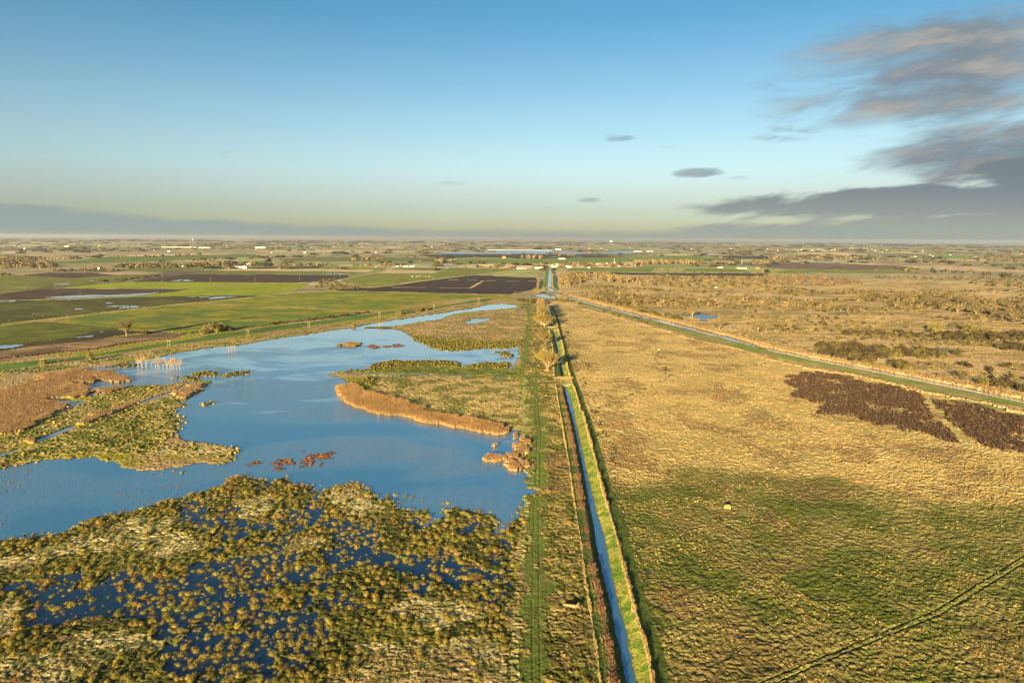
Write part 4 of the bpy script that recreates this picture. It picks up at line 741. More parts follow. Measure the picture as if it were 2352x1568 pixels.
def stem_mesh(h, r, bark):
    mb = MB(); mb.tube((0, 0, -.3), (0, 0, h*.6), r, r*.6, 6)
    for k in range(4): a = k*1.6; mb.tube((0, 0, h*.3), (math.cos(a)*h*.3, math.sin(a)*h*.3, h*.75), r*.5, r*.2, 4)
    tm = bpy.data.meshes.new('trunk'); tm.from_pydata(mb.v, [], mb.f); tm.update()
    a = tm.color_attributes.new('Col', 'FLOAT_COLOR', 'POINT'); a.data.foreach_set('color', np.tile(np.array([*bark, 1], np.float32), len(mb.v))); tm.materials.append(MAT['wood']); return tm
def leafy_t(seed, r, h, col, **k):
    o = mk('crown', *(lambda t: (t[0], t[1], MAT['wood'], t[2]))(leafy(seed, r, h, col, **k))); m = o.data; bpy.data.objects.remove(o); return stem_mesh(h, .18, (.16, .11, .06)), m
GOLD = (.22, .155, .036); BRN = (.135, .095, .038); OLB = (.21, .165, .05)
KIND = {
    'gold_willow': [tree('willow', 10+k, GOLD, (.30, .22, .10)) for k in range(3)],
    'bare_tree': [tree('bare', 20+k, BRN, (.22, .17, .09)) for k in range(4)],
    'pale_tree': [tree('bare', 30+k, (.17, .12, .045), (.25, .18, .08)) for k in range(2)],
    'poplar': [tree('poplar', 40+k, (.28, .17, .08), (.2, .15, .08)) for k in range(2)],
    'twig_bush': [tree('bush', 50+k, (.15, .11, .035), (.14, .1, .05)) for k in range(3)],
    'pollard': [tree('pollard', 60+k, (.42, .25, .09), (.36, .23, .10)) for k in range(3)],
    'bush': [leafy_t(70+k, 3.0, 4.0, (.10, .078, .020)) for k in range(5)],
    'dark_bush': [leafy_t(80+k, 2.8, 3.6, (.062, .046, .017)) for k in range(4)],
    'yellow_bush': [leafy_t(90+k, 4.5, 6.0, (.19, .155, .032), size=.9, core=.5) for k in range(2)],
    'evergreen': [leafy_t(95+k, 3.2, 7.5, (.02, .034, .012)) for k in range(2)],
    'conifer_green': [leafy_t(98+k, 3.2, 6.0, (.035, .06, .012)) for k in range(2)],
}
KH = dict(gold_willow=14, bare_tree=13, pale_tree=13, poplar=17, twig_bush=5, pollard=6, bush=4, dark_bush=3.6, yellow_bush=6, evergreen=7.5, conifer_green=6)
CATN = dict(gold_willow=('willow_tree', 'tree'), bare_tree=('bare_tree', 'tree'), pale_tree=('bare_tree', 'tree'), poplar=('poplar_tree', 'tree'), twig_bush=('bush', 'bush'), pollard=('flooded_willow', 'willow'),
            bush=('bush', 'bush'), dark_bush=('bush', 'bush'), yellow_bush=('willow_bush', 'bush'), evergreen=('evergreen_tree', 'tree'), conifer_green=('evergreen_tree', 'tree'))
rq = np.random.default_rng(77); CNT = {}
QUE = []
def plant(kind, x, y, h, label, group=None, wide=1., z=None, now=False):
    nm_, ct = CATN[kind]
    if ct == 'bush' and not now: QUE.append((kind, x, y, h, label, group, wide)); return
    s = h/KH[kind]; v = KIND[kind][int(rq.integers(len(KIND[kind])))]
    if z is None: z = float(zone_at(np.array([x]), np.array([y]))[1][0])
    r = empty(nm_, x, y, z, rq.uniform(0, 6.28)); r.scale = (s*wide, s*wide*rq.uniform(.9, 1.1), s)
    obj_from('trunk', v[0], r); obj_from('crown', v[1], r); tag(r, label, ct, group); CNT[kind] = CNT.get(kind, 0)+1; return r
def scatter(poly, spacing, n_max=None, dens=1.):
    P_ = W(poly) if isinstance(poly, str) else poly; sx, sy = (spacing, spacing) if not isinstance(spacing, tuple) else spacing
    x0, x1, y0, y1 = P_[:, 0].min(), P_[:, 0].max(), P_[:, 1].min(), P_[:, 1].max()
    x, y = np.meshgrid(np.arange(x0+sx*.3, x1, sx), np.arange(y0+sy*.3, y1, sy)); x = x.ravel()+rq.uniform(-.45, .45, x.size)*sx; y = y.ravel()+rq.uniform(-.45, .45, y.size)*sy
    k = inside(x, y, P_) & (rq.uniform(0, 1, len(x)) < dens); x, y = x[k], y[k]; w_ = zone_at(x, y)[2]; x, y = x[~w_], y[~w_]
    if n_max and len(x) > n_max: i = rq.permutation(len(x))[:n_max]; x, y = x[i], y[i]
    return x, y
def grove(poly, spacing, kinds, hr, label, group, dens=1., wide=1.):
    for x, y in zip(*scatter(poly, spacing, None, dens)):
        k = kinds[int(rq.integers(len(kinds)))]; h = rq.uniform(*hr)*(1.6 if k in ('bare_tree', 'pale_tree') else 1.)
        plant(k, x, y, h, label if not isinstance(label, dict) else label[CATN[k][1]], group if not isinstance(group, dict) else group[CATN[k][1]], wide)
def at(crop, x, y): return W1(crop, x, y)
def one(kind, crop, x, y, h, label, wide=1., group=None): X_, Y_ = at(crop, x, y); return plant(kind, X_, Y_, h, label, group, wide)
# the willows along the ditch
one('gold_willow', 'r3', 540, 935, 19, 'large golden bare willow beside the wooden rail by the lower culvert', 1.3)
one('gold_willow', 'r3', 519, 650, 15.5, 'golden willow with a pale forked trunk between the two culverts', 1.25)
one('pale_tree', 'r3', 500, 725, 8, 'small yellow bare tree between the two larger willows')
one('gold_willow', 'r3', 508, 452, 19, 'golden willow at the front end of the tall row by the upper culvert', 1.1)
one('gold_willow', 'r3', 470, 430, 18, 'golden willow left of the front one in the tall row', 1.)
for k, yy_ in enumerate(np.linspace(395, 255, 9)):
    one('gold_willow' if k % 2 else 'pale_tree', 'r3', 495-k*2.+rq.uniform(-8, 8)-k*2.5, yy_, 21, 'pale golden tree standing in the hazy row left of the ditch', .8, 'pale golden trees in the row left of the ditch')
for (cx_, cy_, hh_, l_) in ((385, 352, 5, 'lone bush beside the green track, higher of two'), (400, 372, 4, 'lone low bush beside the green track, lower of two')): one('bush', 'r3', cx_, cy_, hh_, l_)
for x_, y_, h_, k_ in ((225, 150, 6, 'dark_bush'), (265, 160, 7, 'dark_bush'), (310, 170, 7, 'dark_bush'), (350, 172, 8, 'bush'), (390, 180, 8, 'dark_bush'), (425, 175, 6, 'dark_bush'), (560, 150, 6, 'bush'), (600, 155, 6, 'bush'), (640, 150, 7, 'bush')):
    one(k_, 'r3', x_, y_, h_, 'brown bush in the belt below the pond at the end of the ditch', 1.1, 'bushes below the pond at the ditch end')
one('bush', 'r3', 690, 165, 9, 'rounded olive bush right of the pond', 1.1); one('bush', 'r3', 775, 165, 10, 'largest rounded bush between pond and river', .9); one('yellow_bush', 'r3', 880, 200, 7, 'pale dome shaped bush at the top corner of the pasture', .9)
one('gold_willow', 'v6', 90, 830, 14, 'golden willow at the left end of the pond'); one('gold_willow', 'v6', 140, 835, 12, 'second golden willow left of the pond, nearer the canal'); one('yellow_bush', 'v6', 260, 760, 8, 'golden bush at the foot of the left canal bank')
one('bare_tree', 'v6', 385, 780, 13, 'bare tree standing where the canal meets the river'); one('bare_tree', 'v6', 560, 800, 9, 'small bare tree on the river corner')
one('bush', 'c3', 40, 630, 7, 'bush at the lower corner of the black field', 1.); one('twig_bush', 'c3', 60, 640, 7, 'twiggy bush right of the black field corner'); one('bush', 'c2', 2285, 655, 7, 'bush at the end of the flood bank')
# left side
one('bare_tree', 'c1', 1165, 1020, 21, 'large bare willow standing alone at the flooded field corner', 1.25); one('dark_bush', 'c1', 1355, 1000, 5.5, 'dark bush right of the lone bare willow', 1.4)
for x_, y_, h_ in ((1860, 1000, 8), (1900, 985, 10), (1940, 990, 13), (1985, 985, 11), (2030, 975, 10)): one('yellow_bush' if h_ < 13 else 'pale_tree', 'c1', x_, y_, h_, 'golden willow in the dense clump between field and embankment', .95, 'golden willow clump by the embankment')
one('dark_bush', 'c1', 2100, 968, 8, 'dark round bush right of the golden willow clump', 1.1)
one('yellow_bush', 'c5', 372, 225, 6, 'yellow bush beside the leftmost twin pole'); one('yellow_bush', 'c5', 775, 190, 8, 'golden round bush above the west arm of the lake', .9); one('twig_bush', 'c5', 560, 210, 6, 'low twiggy bush left of the golden round bush', 1.5); one('twig_bush', 'c5', 500, 215, 5, 'low brown scrub right of the leftmost twin pole', 1.5)
one('twig_bush', 'c5', 745, 285, 6, 'grey twiggy bush on the west arm shore'); one('twig_bush', 'c5', 975, 325, 6.5, 'reddish twiggy bush on the jutting reed bed')
one('bush', 'c2', 1320, 820, 8, 'pale bush on the lake side of the flood bank', 1.3); one('bush', 'c2', 1500, 795, 8, 'olive bush right of the pale bank bush', 1.2); one('bush', 'c2', 1545, 785, 9, 'taller olive bush on the flood bank', 1.1); one('bush', 'c2', 1420, 805, 5, 'low brown bush between the pale and olive bank bushes', 1.3)
one('yellow_bush', 'c2', 900, 930, 5, 'low straw bush on the lake shore', 1.2)
for k in range(12): one('dark_bush', 'c2', 160+k*78+rq.uniform(-20, 20), 912-k*9.5, rq.uniform(2.5, 4.5), 'rust brown low bush along the edge of the olive field', 1.6, 'rust brown bushes below the olive field')
q3 = [(1180, 250), (1215, 252), (1250, 250), (1300, 248), (1330, 252), (1360, 255), (1395, 250), (1430, 262), (1455, 265), (1485, 262), (1510, 268), (1540, 268), (1350, 240), (1470, 250)]
for x_, y_ in q3: one('pollard', 'c5', x_, y_, rq.uniform(9, 13), 'bare golden willow standing in the flood west of the lake', .62, 'flooded golden willows in the west lake')
for x_, y_ in ((1955, 122), (1980, 120), (2010, 122)): one('pollard', 'c5', x_, y_, rq.uniform(7, 8.5), 'slim golden willow in the water above the west lake', .6, 'three slim flooded willows')
for x_, y_ in ((1130, 948), (1150, 945)): one('pollard', 'c2', x_, y_, 9, 'pale bare sapling in the shallow upper lake arm', .5, 'two pale saplings in the upper lake arm')
one('pollard', 'c6', 887, 892, 5, 'small dead fork of branches in the lake below the long reed bed', .6)
grove('c2 520,570 600,515 700,505 800,540 990,560 1000,585 730,600 600,585', (13, 26), ['bush', 'twig_bush'], (5, 9), 'olive bush in the clump where two field drains meet', 'bushes where the field drains meet', .8)
for k in range(16): one(['bush', 'dark_bush'][k % 2], 'c1', 1060+k*31, 512-k*3.3+rq.uniform(-3, 3), rq.uniform(4, 7), 'dark hedge bush along the drain beside the wet meadow', 1.5, 'hedge bushes along the drain')
one('dark_bush', 'c1', 945, 522, 9, 'big dark round bush at the drain bend', 1.5); one('dark_bush', 'c1', 975, 520, 7, 'dark bush beside the big round one', 1.3)
one('evergreen', 'c1', 302, 355, 17, 'large dark evergreen beside the left woodland', 1.3); one('bare_tree', 'c1', 892, 352, 14, 'rounded brown tree alone in the green field', 1.2); one('bare_tree', 'c1', 850, 350, 14, 'pale bare tree left of the rounded brown tree')
one('evergreen', 'l5', 1340, 430, 18, 'dark blue green evergreen left of the pair by the barn', 1.1); one('evergreen', 'l5', 1470, 420, 19, 'dark blue green evergreen right of the pair by the barn', 1.1); one('poplar', 'l5', 830, 430, 26, 'tall pinkish poplar behind the pale barn', 1.6); one('conifer_green', 'l5', 880, 430, 15, 'green yew beside the tall poplar'); one('conifer_green', 'l5', 1200, 430, 22, 'tall green tree left of the dark evergreens', 1.1); one('conifer_green', 'l5', 1040, 430, 10, 'low green tree between the tall green trees', 1.4)
one('evergreen', 'c1', 1420, 295, 16, 'dark evergreen on the far hedge behind the fields', 1.5)
one('conifer_green', 'v6', 1080, 325, 13, 'green tree left in the village', 1.2); one('conifer_green', 'v6', 1150, 325, 13, 'green tree right in the village', 1.3); one('evergreen', 'v6', 1590, 310, 12, 'dark tree below the leaning tower', .8); one('conifer_green', 'v6', 1685, 270, 17, 'tall dark green tree behind the village houses', 1.)
one('conifer_green', 'c4', 2180, 475, 17, 'green tree at the far right edge of the scrub', 1.4); one('conifer_green', 'c3', 2087, 355, 18, 'green tree alone in the brown field belt', 1.2)
for x_, y_, h_ in ((200, 275, 18), (160, 280, 15)): one('bare_tree', 'v6', x_, y_+65, h_, 'orange brown tree by the left canal house', 1.2, 'orange brown trees by the canal house')
# right: trees and bushes of the heath
OB = {'tree': 'tall bare tree in the scrub belt beyond the river', 'bush': 'olive brown bush in the scrub belt beyond the river'}; OG = {'tree': 'bare trees in the scrub belt beyond the river', 'bush': 'bushes in the scrub belt beyond the river'}
grove('c3 700,655 900,650 1300,690 1500,700 1900,720 1900,740 1500,745 1270,740 1000,745 850,720 720,680', (13, 42), ['bush', 'bare_tree', 'bush', 'twig_bush'], (8.1, 13.3), OB, OG, .9, 1.15)
grove('c3 1980,690 2352,690 c4 850,750 850,790 450,760 0,740 c3 2352,745 2000,730', (16, 50), ['bush', 'twig_bush', 'bare_tree'], (6.8, 11.2), OB, OG, .7, 1.2)
grove('c4 800,655 1200,660 1700,680 1800,720 1900,800 1700,800 1500,770 1200,740 1100,720 850,690', (15, 42), ['bush', 'bare_tree', 'bush'], (6.8, 11.9), OB, OG, .75, 1.2)
grove('c4 1700,690 2000,690 2352,720 2800,800 2800,960 2352,900 2100,860 1950,800', (15, 32), ['dark_bush', 'bush', 'bare_tree'], (6.1, 10.5), OB, OG, .75, 1.2)
grove('c3 1060,778 1150,765 1260,790 1270,812 1600,868 1560,880 1300,840', (9, 22), ['bush'], (6.1, 9.1), 'rounded olive bush close to the far river bank', 'bushes close to the far river bank', .9, 1.2)
DB = 'dark brown bush in the long dark belt on the right heath'; DG_ = 'dark bushes of the long belt on the right heath'
grove('c4 560,985 700,990 1100,1000 1500,985 2352,985 2900,1000 2900,1110 2352,1082 1700,1065 1200,1035 800,1020 600,1010', (8.5, 17), ['dark_bush', 'dark_bush', 'bush'], (4.7, 8.4), DB, DG_, .8, 1.2)
DB2 = 'dark brown bush in the dense thicket just beyond the river'; DG2 = 'bushes of the dense thicket just beyond the river'
grove('c4 440,1110 600,1085 750,1090 900,1120 1100,1130 1400,1160 1750,1190 1780,1215 1500,1228 1200,1225 1000,1225 950,1270 750,1250 480,1190', (7, 11.5), ['dark_bush', 'dark_bush', 'bush'], (4.7, 8.4), DB2, DG2, .82, 1.15)
grove('c4 2100,1130 2200,1105 2352,1105 2700,1120 2700,1190 2352,1165 2150,1160', (8, 12), ['dark_bush'], (4.1, 7.0), 'dark bush in the small clump at the far right', 'bushes of the small right clump', .8, 1.2)
grove('r5 1180,660 1300,650 1400,710 1300,720', (7, 9), ['bush'], (5.4, 8.4), 'olive bush in the clump above the river bend', 'clump of bushes above the river', .9, 1.1)
grove('r5 1580,760 1800,760 2000,800 2200,830 2352,850 2800,950 2800,1000 2352,920 2100,870 1800,810 1600,790', (9, 13), ['bush', 'dark_bush', 'bush', 'twig_bush'], (5.4, 9.1), 'mixed brown bush along the river at the right edge', 'bushes along the river at the right edge', .75, 1.1)
grove('r5 1780,650 2000,670 2352,690 2700,720 2700,760 2352,740 2000,720 1850,700', (10, 15), ['dark_bush'], (3.4, 5.6), 'low rusty bush on the right heath', 'low rusty bushes on the right heath', .6, 1.3)
for c_, x_, y_, h_, l_ in (('c3', 1655, 850, 17, 'tall pale bare tree left of the heath pool'), ('c3', 1905, 965, 19, 'largest pale bare tree, right of the heath pool'), ('c3', 2095, 1030, 12, 'pale bare tree nearest the river reeds'), ('c3', 1245, 740, 16, 'pale fork shaped bare tree in the scrub'), ('c3', 2260, 985, 14, 'bare tree clump leader by the river'), ('c3', 2330, 990, 12, 'bare tree right of the clump leader'),
                           ('c4', 200, 1115, 11, 'small pale bare tree beside the river reeds'), ('c4', 1740, 805, 14, 'pale bare tree left of two on the far heath'), ('c4', 1910, 825, 14, 'pale bare tree right of two on the far heath'), ('c4', 1170, 755, 14, 'pale bare tree in the middle of the far scrub'), ('c4', 2240, 880, 12, 'pale bare tree at the far right scrub'), ('c4', 530, 790, 11, 'bare tree at the left of the heath puddles')):
    one('pale_tree', c_, x_, y_, h_, l_, 1.25)
for k in range(7): one('bare_tree', 'c4', 480+k*62, 800+rq.uniform(-12, 12), rq.uniform(8, 12), 'bare tree in the row above the heath puddles', 1.2, 'bare trees above the heath puddles')
one('yellow_bush', 'c4', 1530, 968, 10.5, 'large yellow green willow bush left of two', 1.5); one('yellow_bush', 'c4', 1830, 970, 10.5, 'large yellow green willow bush right of two', 1.6)
for x_, y_, h_ in ((930, 975, 5), (1080, 975, 5), (1110, 978, 5), (600, 985, 6), (250, 1140, 5), (400, 1180, 6), (440, 1170, 6), (100, 1100, 4)): one('twig_bush', 'c4', x_, y_, h_, 'single twiggy bush standing on the open heath', 1.2, 'single twiggy bushes on the heath')
grove('c4 0,955 150,945 300,955 530,960 520,975 0,975', (10, 14), ['dark_bush', 'yellow_bush'], (2.5, 3.5), 'low olive bush in the short hedge on the heath', 'short hedge on the heath', .8, 1.3)
for x_, y_, h_ in ((970, 585, 5), (730, 610, 4), (690, 640, 6), (1150, 612, 5), (1200, 560, 5), (1280, 600, 8), (1330, 610, 9), (1370, 605, 7), (1470, 565, 8), (1560, 575, 8), (1840, 590, 8), (2020, 600, 4), (2300, 612, 4)): one('bush', 'c3', x_, y_, h_, 'single dark bush on the pink tan marsh', 1.3, 'single bushes on the far marsh')
for x_, y_, h_ in ((850, 800, 5), (930, 822, 5), (980, 835, 4), (1040, 845, 3), (1130, 862, 4), (1170, 885, 5), (1215, 905, 5.5), (600, 720, 6)): one('bush', 'c3', x_, y_, h_, 'olive bush on the near bank of the river', 1.2, 'bushes on the near river bank')
def qk(t):
    u, v, w_ = project(np.array([t[1]]), np.array([t[2]])); return (t[5] is not None, float(w_[0])/t[3]+(1e6 if not (-10 < u[0] < 2362) else 0))
QUE.sort(key=qk)
for t in QUE[:290]: plant(*t, now=True)
out = []
for kd, x, y, h, *_, wd in QUE[290:]:
    v = KIND[kd][int(rq.integers(len(KIND[kd])))][1]; n = len(v.vertices); co = np.zeros(n*3, np.float32); v.vertices.foreach_get('co', co); cc_ = np.zeros(n*4, np.float32); v.color_attributes['Col'].data.foreach_get('color', cc_)
    v.calc_loop_triangles(); tr = np.zeros(len(v.loop_triangles)*3, np.int32); v.loop_triangles.foreach_get('vertices', tr)
    out.append(merge(co.reshape(-1, 3), tr.reshape(-1, 3), cc_.reshape(-1, 4)[:, :3], np.array([[x, y, 0.]]), np.array([[h/KH[kd]*wd, h/KH[kd]]]), rq.uniform(0, 6, 1), rq.uniform(.75, 1.25, (1, 1))*np.ones(3)))
if out: V, T, K = cat(out); tag(mk('scrub', V, T, MAT['veg'], K), 'farther bushes of the heath merging into scrub beyond the river', 'scrub', None, 'stuff')
print('bushes', len(QUE)); print('plants', CNT, sum(CNT.values()))
# distant woods, hedges and scrub that read as masses
LOW = {'b': leafy(500, 3., 4., (.135, .10, .034), n=30, lumps=3, size=1.5), 'd': leafy(501, 3., 4., (.07, .055, .022), n=30, lumps=3, size=1.5), 'e': leafy(502, 3., 6., (.02, .03, .012), n=30, lumps=3, size=1.6),
       't': (lambda a, b: cat([a, b]))(blades(26, 3., 12, .28, 503, .2, 1., .35, .3, (.20, .14, .055)), (lambda d: (d[0]*[1, 1, 1]+[0, 0, 3.5], d[1], d[2]))(dome(2.2, 6.5, 504, 7, 3, (.155, .108, .044), .3, 0))),
       'r': blades(26, 2.6, 9, .26, 505, .25, 1., .3, .3, (.125, .068, .042)), 'g': leafy(506, 3., 4., (.16, .115, .04), n=30, lumps=3, size=1.6)}
def mass(poly, spacing, kinds, hs, name, label, cat_, dens=1., ragged=True):
    x, y = scatter(poly, spacing, None, dens)
    if ragged and len(x): k = fbm(x/60, y/120, 3, 321) > .36; x, y = x[k], y[k]
    if len(x) == 0: print('EMPTY mass', label); return
    n = len(x); kk = rq.integers(0, len(kinds), n); s = rq.uniform(*hs, n); out = []
    for t, kd in enumerate(kinds):
        m = kk == t
        if m.any():
            b = LOW[kd]; h0 = b[0][:, 2].max(); sc2 = s[m]/h0; out.append(merge(*b, np.stack([x[m], y[m], np.zeros(m.sum())], -1), np.stack([sc2*1.25, sc2], -1), rq.uniform(0, 6, m.sum()), rq.uniform(.7, 1.3, (m.sum(), 1))*np.ones(3)))
    V, T, K = cat(out); tag(mk(name, V, T, MAT['veg'], K), label, cat_, None, 'stuff'); return n
mass('c3 440,470 500,455 700,460 700,545 560,545 450,560', (11, 28), 'tgb', (8, 14), 'wood', 'golden brown wood right of the canal end', 'wood')
mass('c3 745,460 900,455 1000,490 1180,500 1190,545 1050,545 900,530 760,500', (11, 30), 'tgt', (9, 15), 'wood', 'pale golden wood on the far side of the pink marsh', 'wood')
mass('c3 1150,480 1400,470 1700,472 2352,475 c4 0,470 0,560 c3 2352,590 2000,585 1800,580 1500,560 1200,548', (11, 36), 'bbgd', (4, 8), 'scrub', 'wide dense olive scrub behind the heath', 'scrub', .85, False)
mass('c4 -10,465 100,465 400,475 600,490 850,510 870,545 600,560 300,540 100,560 0,560', (9, 36), 'rrb', (6, 11), 'birch_scrub', 'purple brown birch scrub on the far heath', 'scrub', .85)
mass('c4 850,480 1200,475 1900,480 2352,490 2800,510 2800,590 2352,580 2000,560 1850,540 1900,510 1500,500 1100,495', (13, 34), 'bdb', (4, 8), 'scrub', 'brown scrub at the far right of the heath', 'scrub', .8)
mass('c4 0,580 200,570 400,600 680,625 680,640 300,628 0,605', (11, 26), 'bd', (4, 6), 'scrub', 'low olive scrub in the middle of the heath', 'scrub')
mass('c4 1050,560 1300,560 1560,575 1400,580 1100,572', (14, 30), 'br', (2, 4), 'scrub', 'thin dark scrub line on the far heath', 'scrub')
mass('c4 1500,600 1900,590 2352,600 2600,640 2352,640 1900,620', (16, 36), 'd', (2, 3.5), 'scrub', 'sparse dark scrub on the far right heath', 'scrub', .4)
for a_, h_ in (('c3 700,640 900,625 1300,670 1500,690 1900,715 1900,740 1500,745 1270,742 1000,745 850,725 720,685', (6, 12)), ('c3 1980,685 2352,690 c4 850,750 850,790 450,762 0,745 c3 2352,745 2000,735', (5, 10)), ('c4 800,650 1200,655 1700,680 1900,760 1900,800 1700,800 1500,765 1200,735 1100,720 850,690', (5, 11)), ('c4 1700,690 2000,690 2352,720 2800,800 2800,970 2352,900 2100,860 1950,800', (4, 9))):
    mass(a_, (9, 24), 'bbgt', h_, 'scrub', 'olive and golden scrub in belts across the heath', 'scrub', .75)
P_ = W('c3 500,560 1300,560 2352,600 c4 2352,600 2900,640 2900,1200 r5 2352,860 1500,700 500,540 c3 2352,1050 1600,860 1000,730 640,640'); x, y = scatter(P_, (7, 9), None, 1.); f_ = fbm(x/70, y/26, 4, 515); k = (f_ > .56) & (rq.uniform(0, 1, len(x)) < .6); x, y = x[k], y[k]; n = len(x); kk = rq.integers(0, 3, n); s = rq.uniform(1.5, 4.5, n)*np.interp(y, [500, 1200], [.8, 1.3]); out = []
for t, kd in enumerate('bgd'):
    m = kk == t; b = LOW[kd]; sc2 = s[m]/b[0][:, 2].max(); out.append(merge(*b, np.stack([x[m], y[m], np.zeros(m.sum())], -1), np.stack([sc2*1.3, sc2], -1), rq.uniform(0, 6, m.sum()), rq.uniform(.7, 1.35, (m.sum(), 1))*np.ones(3)))
V, T, K = cat(out); tag(mk('scrub', V, T, MAT['veg'], K), 'low straggling scrub scattered in streaks over the heath', 'scrub', None, 'stuff'); print('heath scrub', n)
far = [('c1 -300,330 0,300 200,300 450,330 520,380 500,400 250,405 -300,400', (24, 60), 'tbd', (10, 17), 'brown woodland at the left edge of the fields', .9), ('c1 -300,455 0,450 150,452 150,462 -300,470', (16, 60), 'bd', (6, 10), 'hedge trees at the left edge', 1),
       ('c1 450,420 560,412 900,408 1100,415 1100,425 500,432', (16, 30), 'bde', (5, 9), 'dark hedge around the lone yellow cottage', 1), ('c1 1050,388 1200,368 1500,375 1950,365 2100,370 2100,385 1500,395 1100,400', (20, 40), 'tbdd', (9, 17), 'long brown tree belt behind the green fields', 1),
       ('c1 2100,372 2352,370 c2 0,362 200,366 600,364 740,372 740,380 400,375 0,378', (22, 60), 'tbdg', (9, 15), 'tree belt running past the white barn', 1), ('c2 820,372 1280,378 1280,390 1100,388 900,380', (22, 60), 'tgb', (10, 16), 'brown trees by the white farm sheds', .9),
       ('c2 800,318 1000,312 1200,315 1200,322 1000,324 820,322', (30, 60), 'tb', (14, 20), 'dense brown copse in the far meadows', 1), ('c2 1640,345 1810,348 1800,355 1640,354', (26, 50), 'tt', (22, 28), 'far brown copse left of the village', 1), ('c2 2000,390 2352,385 c3 0,392 120,396 0,402 c2 2352,402 2000,396', (24, 50), 'tbd', (7, 13), 'hedge and trees left of the canal houses', .9),
       ('c3 520,345 700,362 1000,372 1250,372 1100,386 700,392 500,380', (24, 50), 'tgbd', (9, 16), 'village trees between the houses', .7), ('c3 1100,350 1300,345 1690,352 1690,362 1300,362 1100,362', (20, 50), 't', (20, 27), 'long solid brown wood right of the village', 1), ('c3 1690,350 1900,352 2352,345 2352,358 1900,362 1700,360', (30, 60), 'tb', (14, 22), 'broken tree belt right of the long wood', .7),
       ('c3 70,306 300,305 300,311 80,312', (26, 60), 't', (22, 30), 'row of tall bare trees behind the green field', 1), ('c3 390,283 600,282 600,286 400,288', (34, 60), 't', (20, 26), 'far row of tall bare trees', 1), ('c3 1300,400 1600,395 1600,405 1480,422 1300,418', (24, 50), 'bg', (5, 8), 'rough scrub between the two village meadows', .8), ('c3 1300,432 1800,436 2352,444 c4 0,440 600,446 c4 600,450 0,448 c3 2352,450 1700,441 1300,438', (22, 36), 'bd', (4, 7), 'dark hedge along the thin brown field', 1),
       ('c4 0,292 330,296 330,325 0,320', (44, 110), 'td', (14, 22), 'far wood at the left of the right hand country', 1), ('c4 400,300 830,290 1020,305 1020,325 500,322', (44, 110), 'td', (14, 22), 'far wood in a long belt', 1), ('c4 1350,300 1650,300 1650,318 1350,305', (50, 120), 'e', (12, 16), 'far dark copse', 1), ('c4 1780,300 2080,290 2352,300 2600,320 2352,345 1800,335', (50, 120), 'tdb', (12, 20), 'far wood at the right edge', .8),
       ('c4 1100,412 1400,410 1900,430 2352,470 2800,510 2800,530 2352,500 1900,450 1300,425', (24, 50), 'bde', (6, 11), 'hedge trees under the pale stubble wedge', .8), ('c4 0,410 200,412 1100,418 1200,422 600,416 200,420', (26, 50), 'bd', (5, 8), 'hedge along the far green strip', .8), ('c2 100,215 560,205 700,220 600,232 150,235', (90, 240), 'tde', (14, 22), 'far hedged country with scattered trees', .5),
       ('c2 310,290 560,288 560,296 320,298', (36, 90), 'de', (9, 14), 'dark far hedgerow', 1), ('c2 1200,296 1480,298 1470,304 1200,300', (40, 80), 'td', (12, 16), 'dark trees by a far farm', 1), ('c1 1040,298 1440,298 1880,272 1880,280 1450,302 1050,304', (40, 90), 'td', (12, 18), 'far double hedge on the left', 1), ('c1 300,318 740,300 740,320 320,330', (36, 70), 't', (12, 18), 'pale young trees in far rows', .6)]
for poly, spc, kd, hr_, lb, dn in far: mass(poly, spc, kd, hr_, 'woodland', lb, 'woodland', dn, False)
# hedges and copses of the flat country to the horizon
x, y = [], []
n = 3600; d_ = 2300+rq.uniform(0, 1, n)**1.3*15500; t_ = rq.uniform(-.8, .8, n); X_ = d_*t_; Y_ = d_
k = (fbm(X_/420, Y_/1300, 3, 611) > .51); X_, Y_ = X_[k], Y_[k]; zz, hh, ww, _, _ = zone_at(X_, Y_); k = (zz == 0) & ~ww; X_, Y_, hh = X_[k], Y_[k], hh[k]; n = len(X_)
out = []; kk = rq.integers(0, 4, n)
for t, kd in enumerate('tbde'):
    m = kk == t; b = LOW[kd]; s = rq.uniform(7, 12, m.sum())*(1+Y_[m]/14000)/b[0][:, 2].max()
    out.append(merge(*b, np.stack([X_[m], Y_[m], hh[m]], -1), np.stack([s*rq.uniform(2., 6., m.sum())*(.6+Y_[m]/9000), s], -1), rq.uniform(0, 6, m.sum()), rq.uniform(.6, 1.2, (m.sum(), 1))*np.ones(3)))
V, T, K = cat(out); tag(mk('woodland', V, T, MAT['veg'], K), 'countless far hedges and copses fading to the horizon', 'woodland', None, 'stuff')
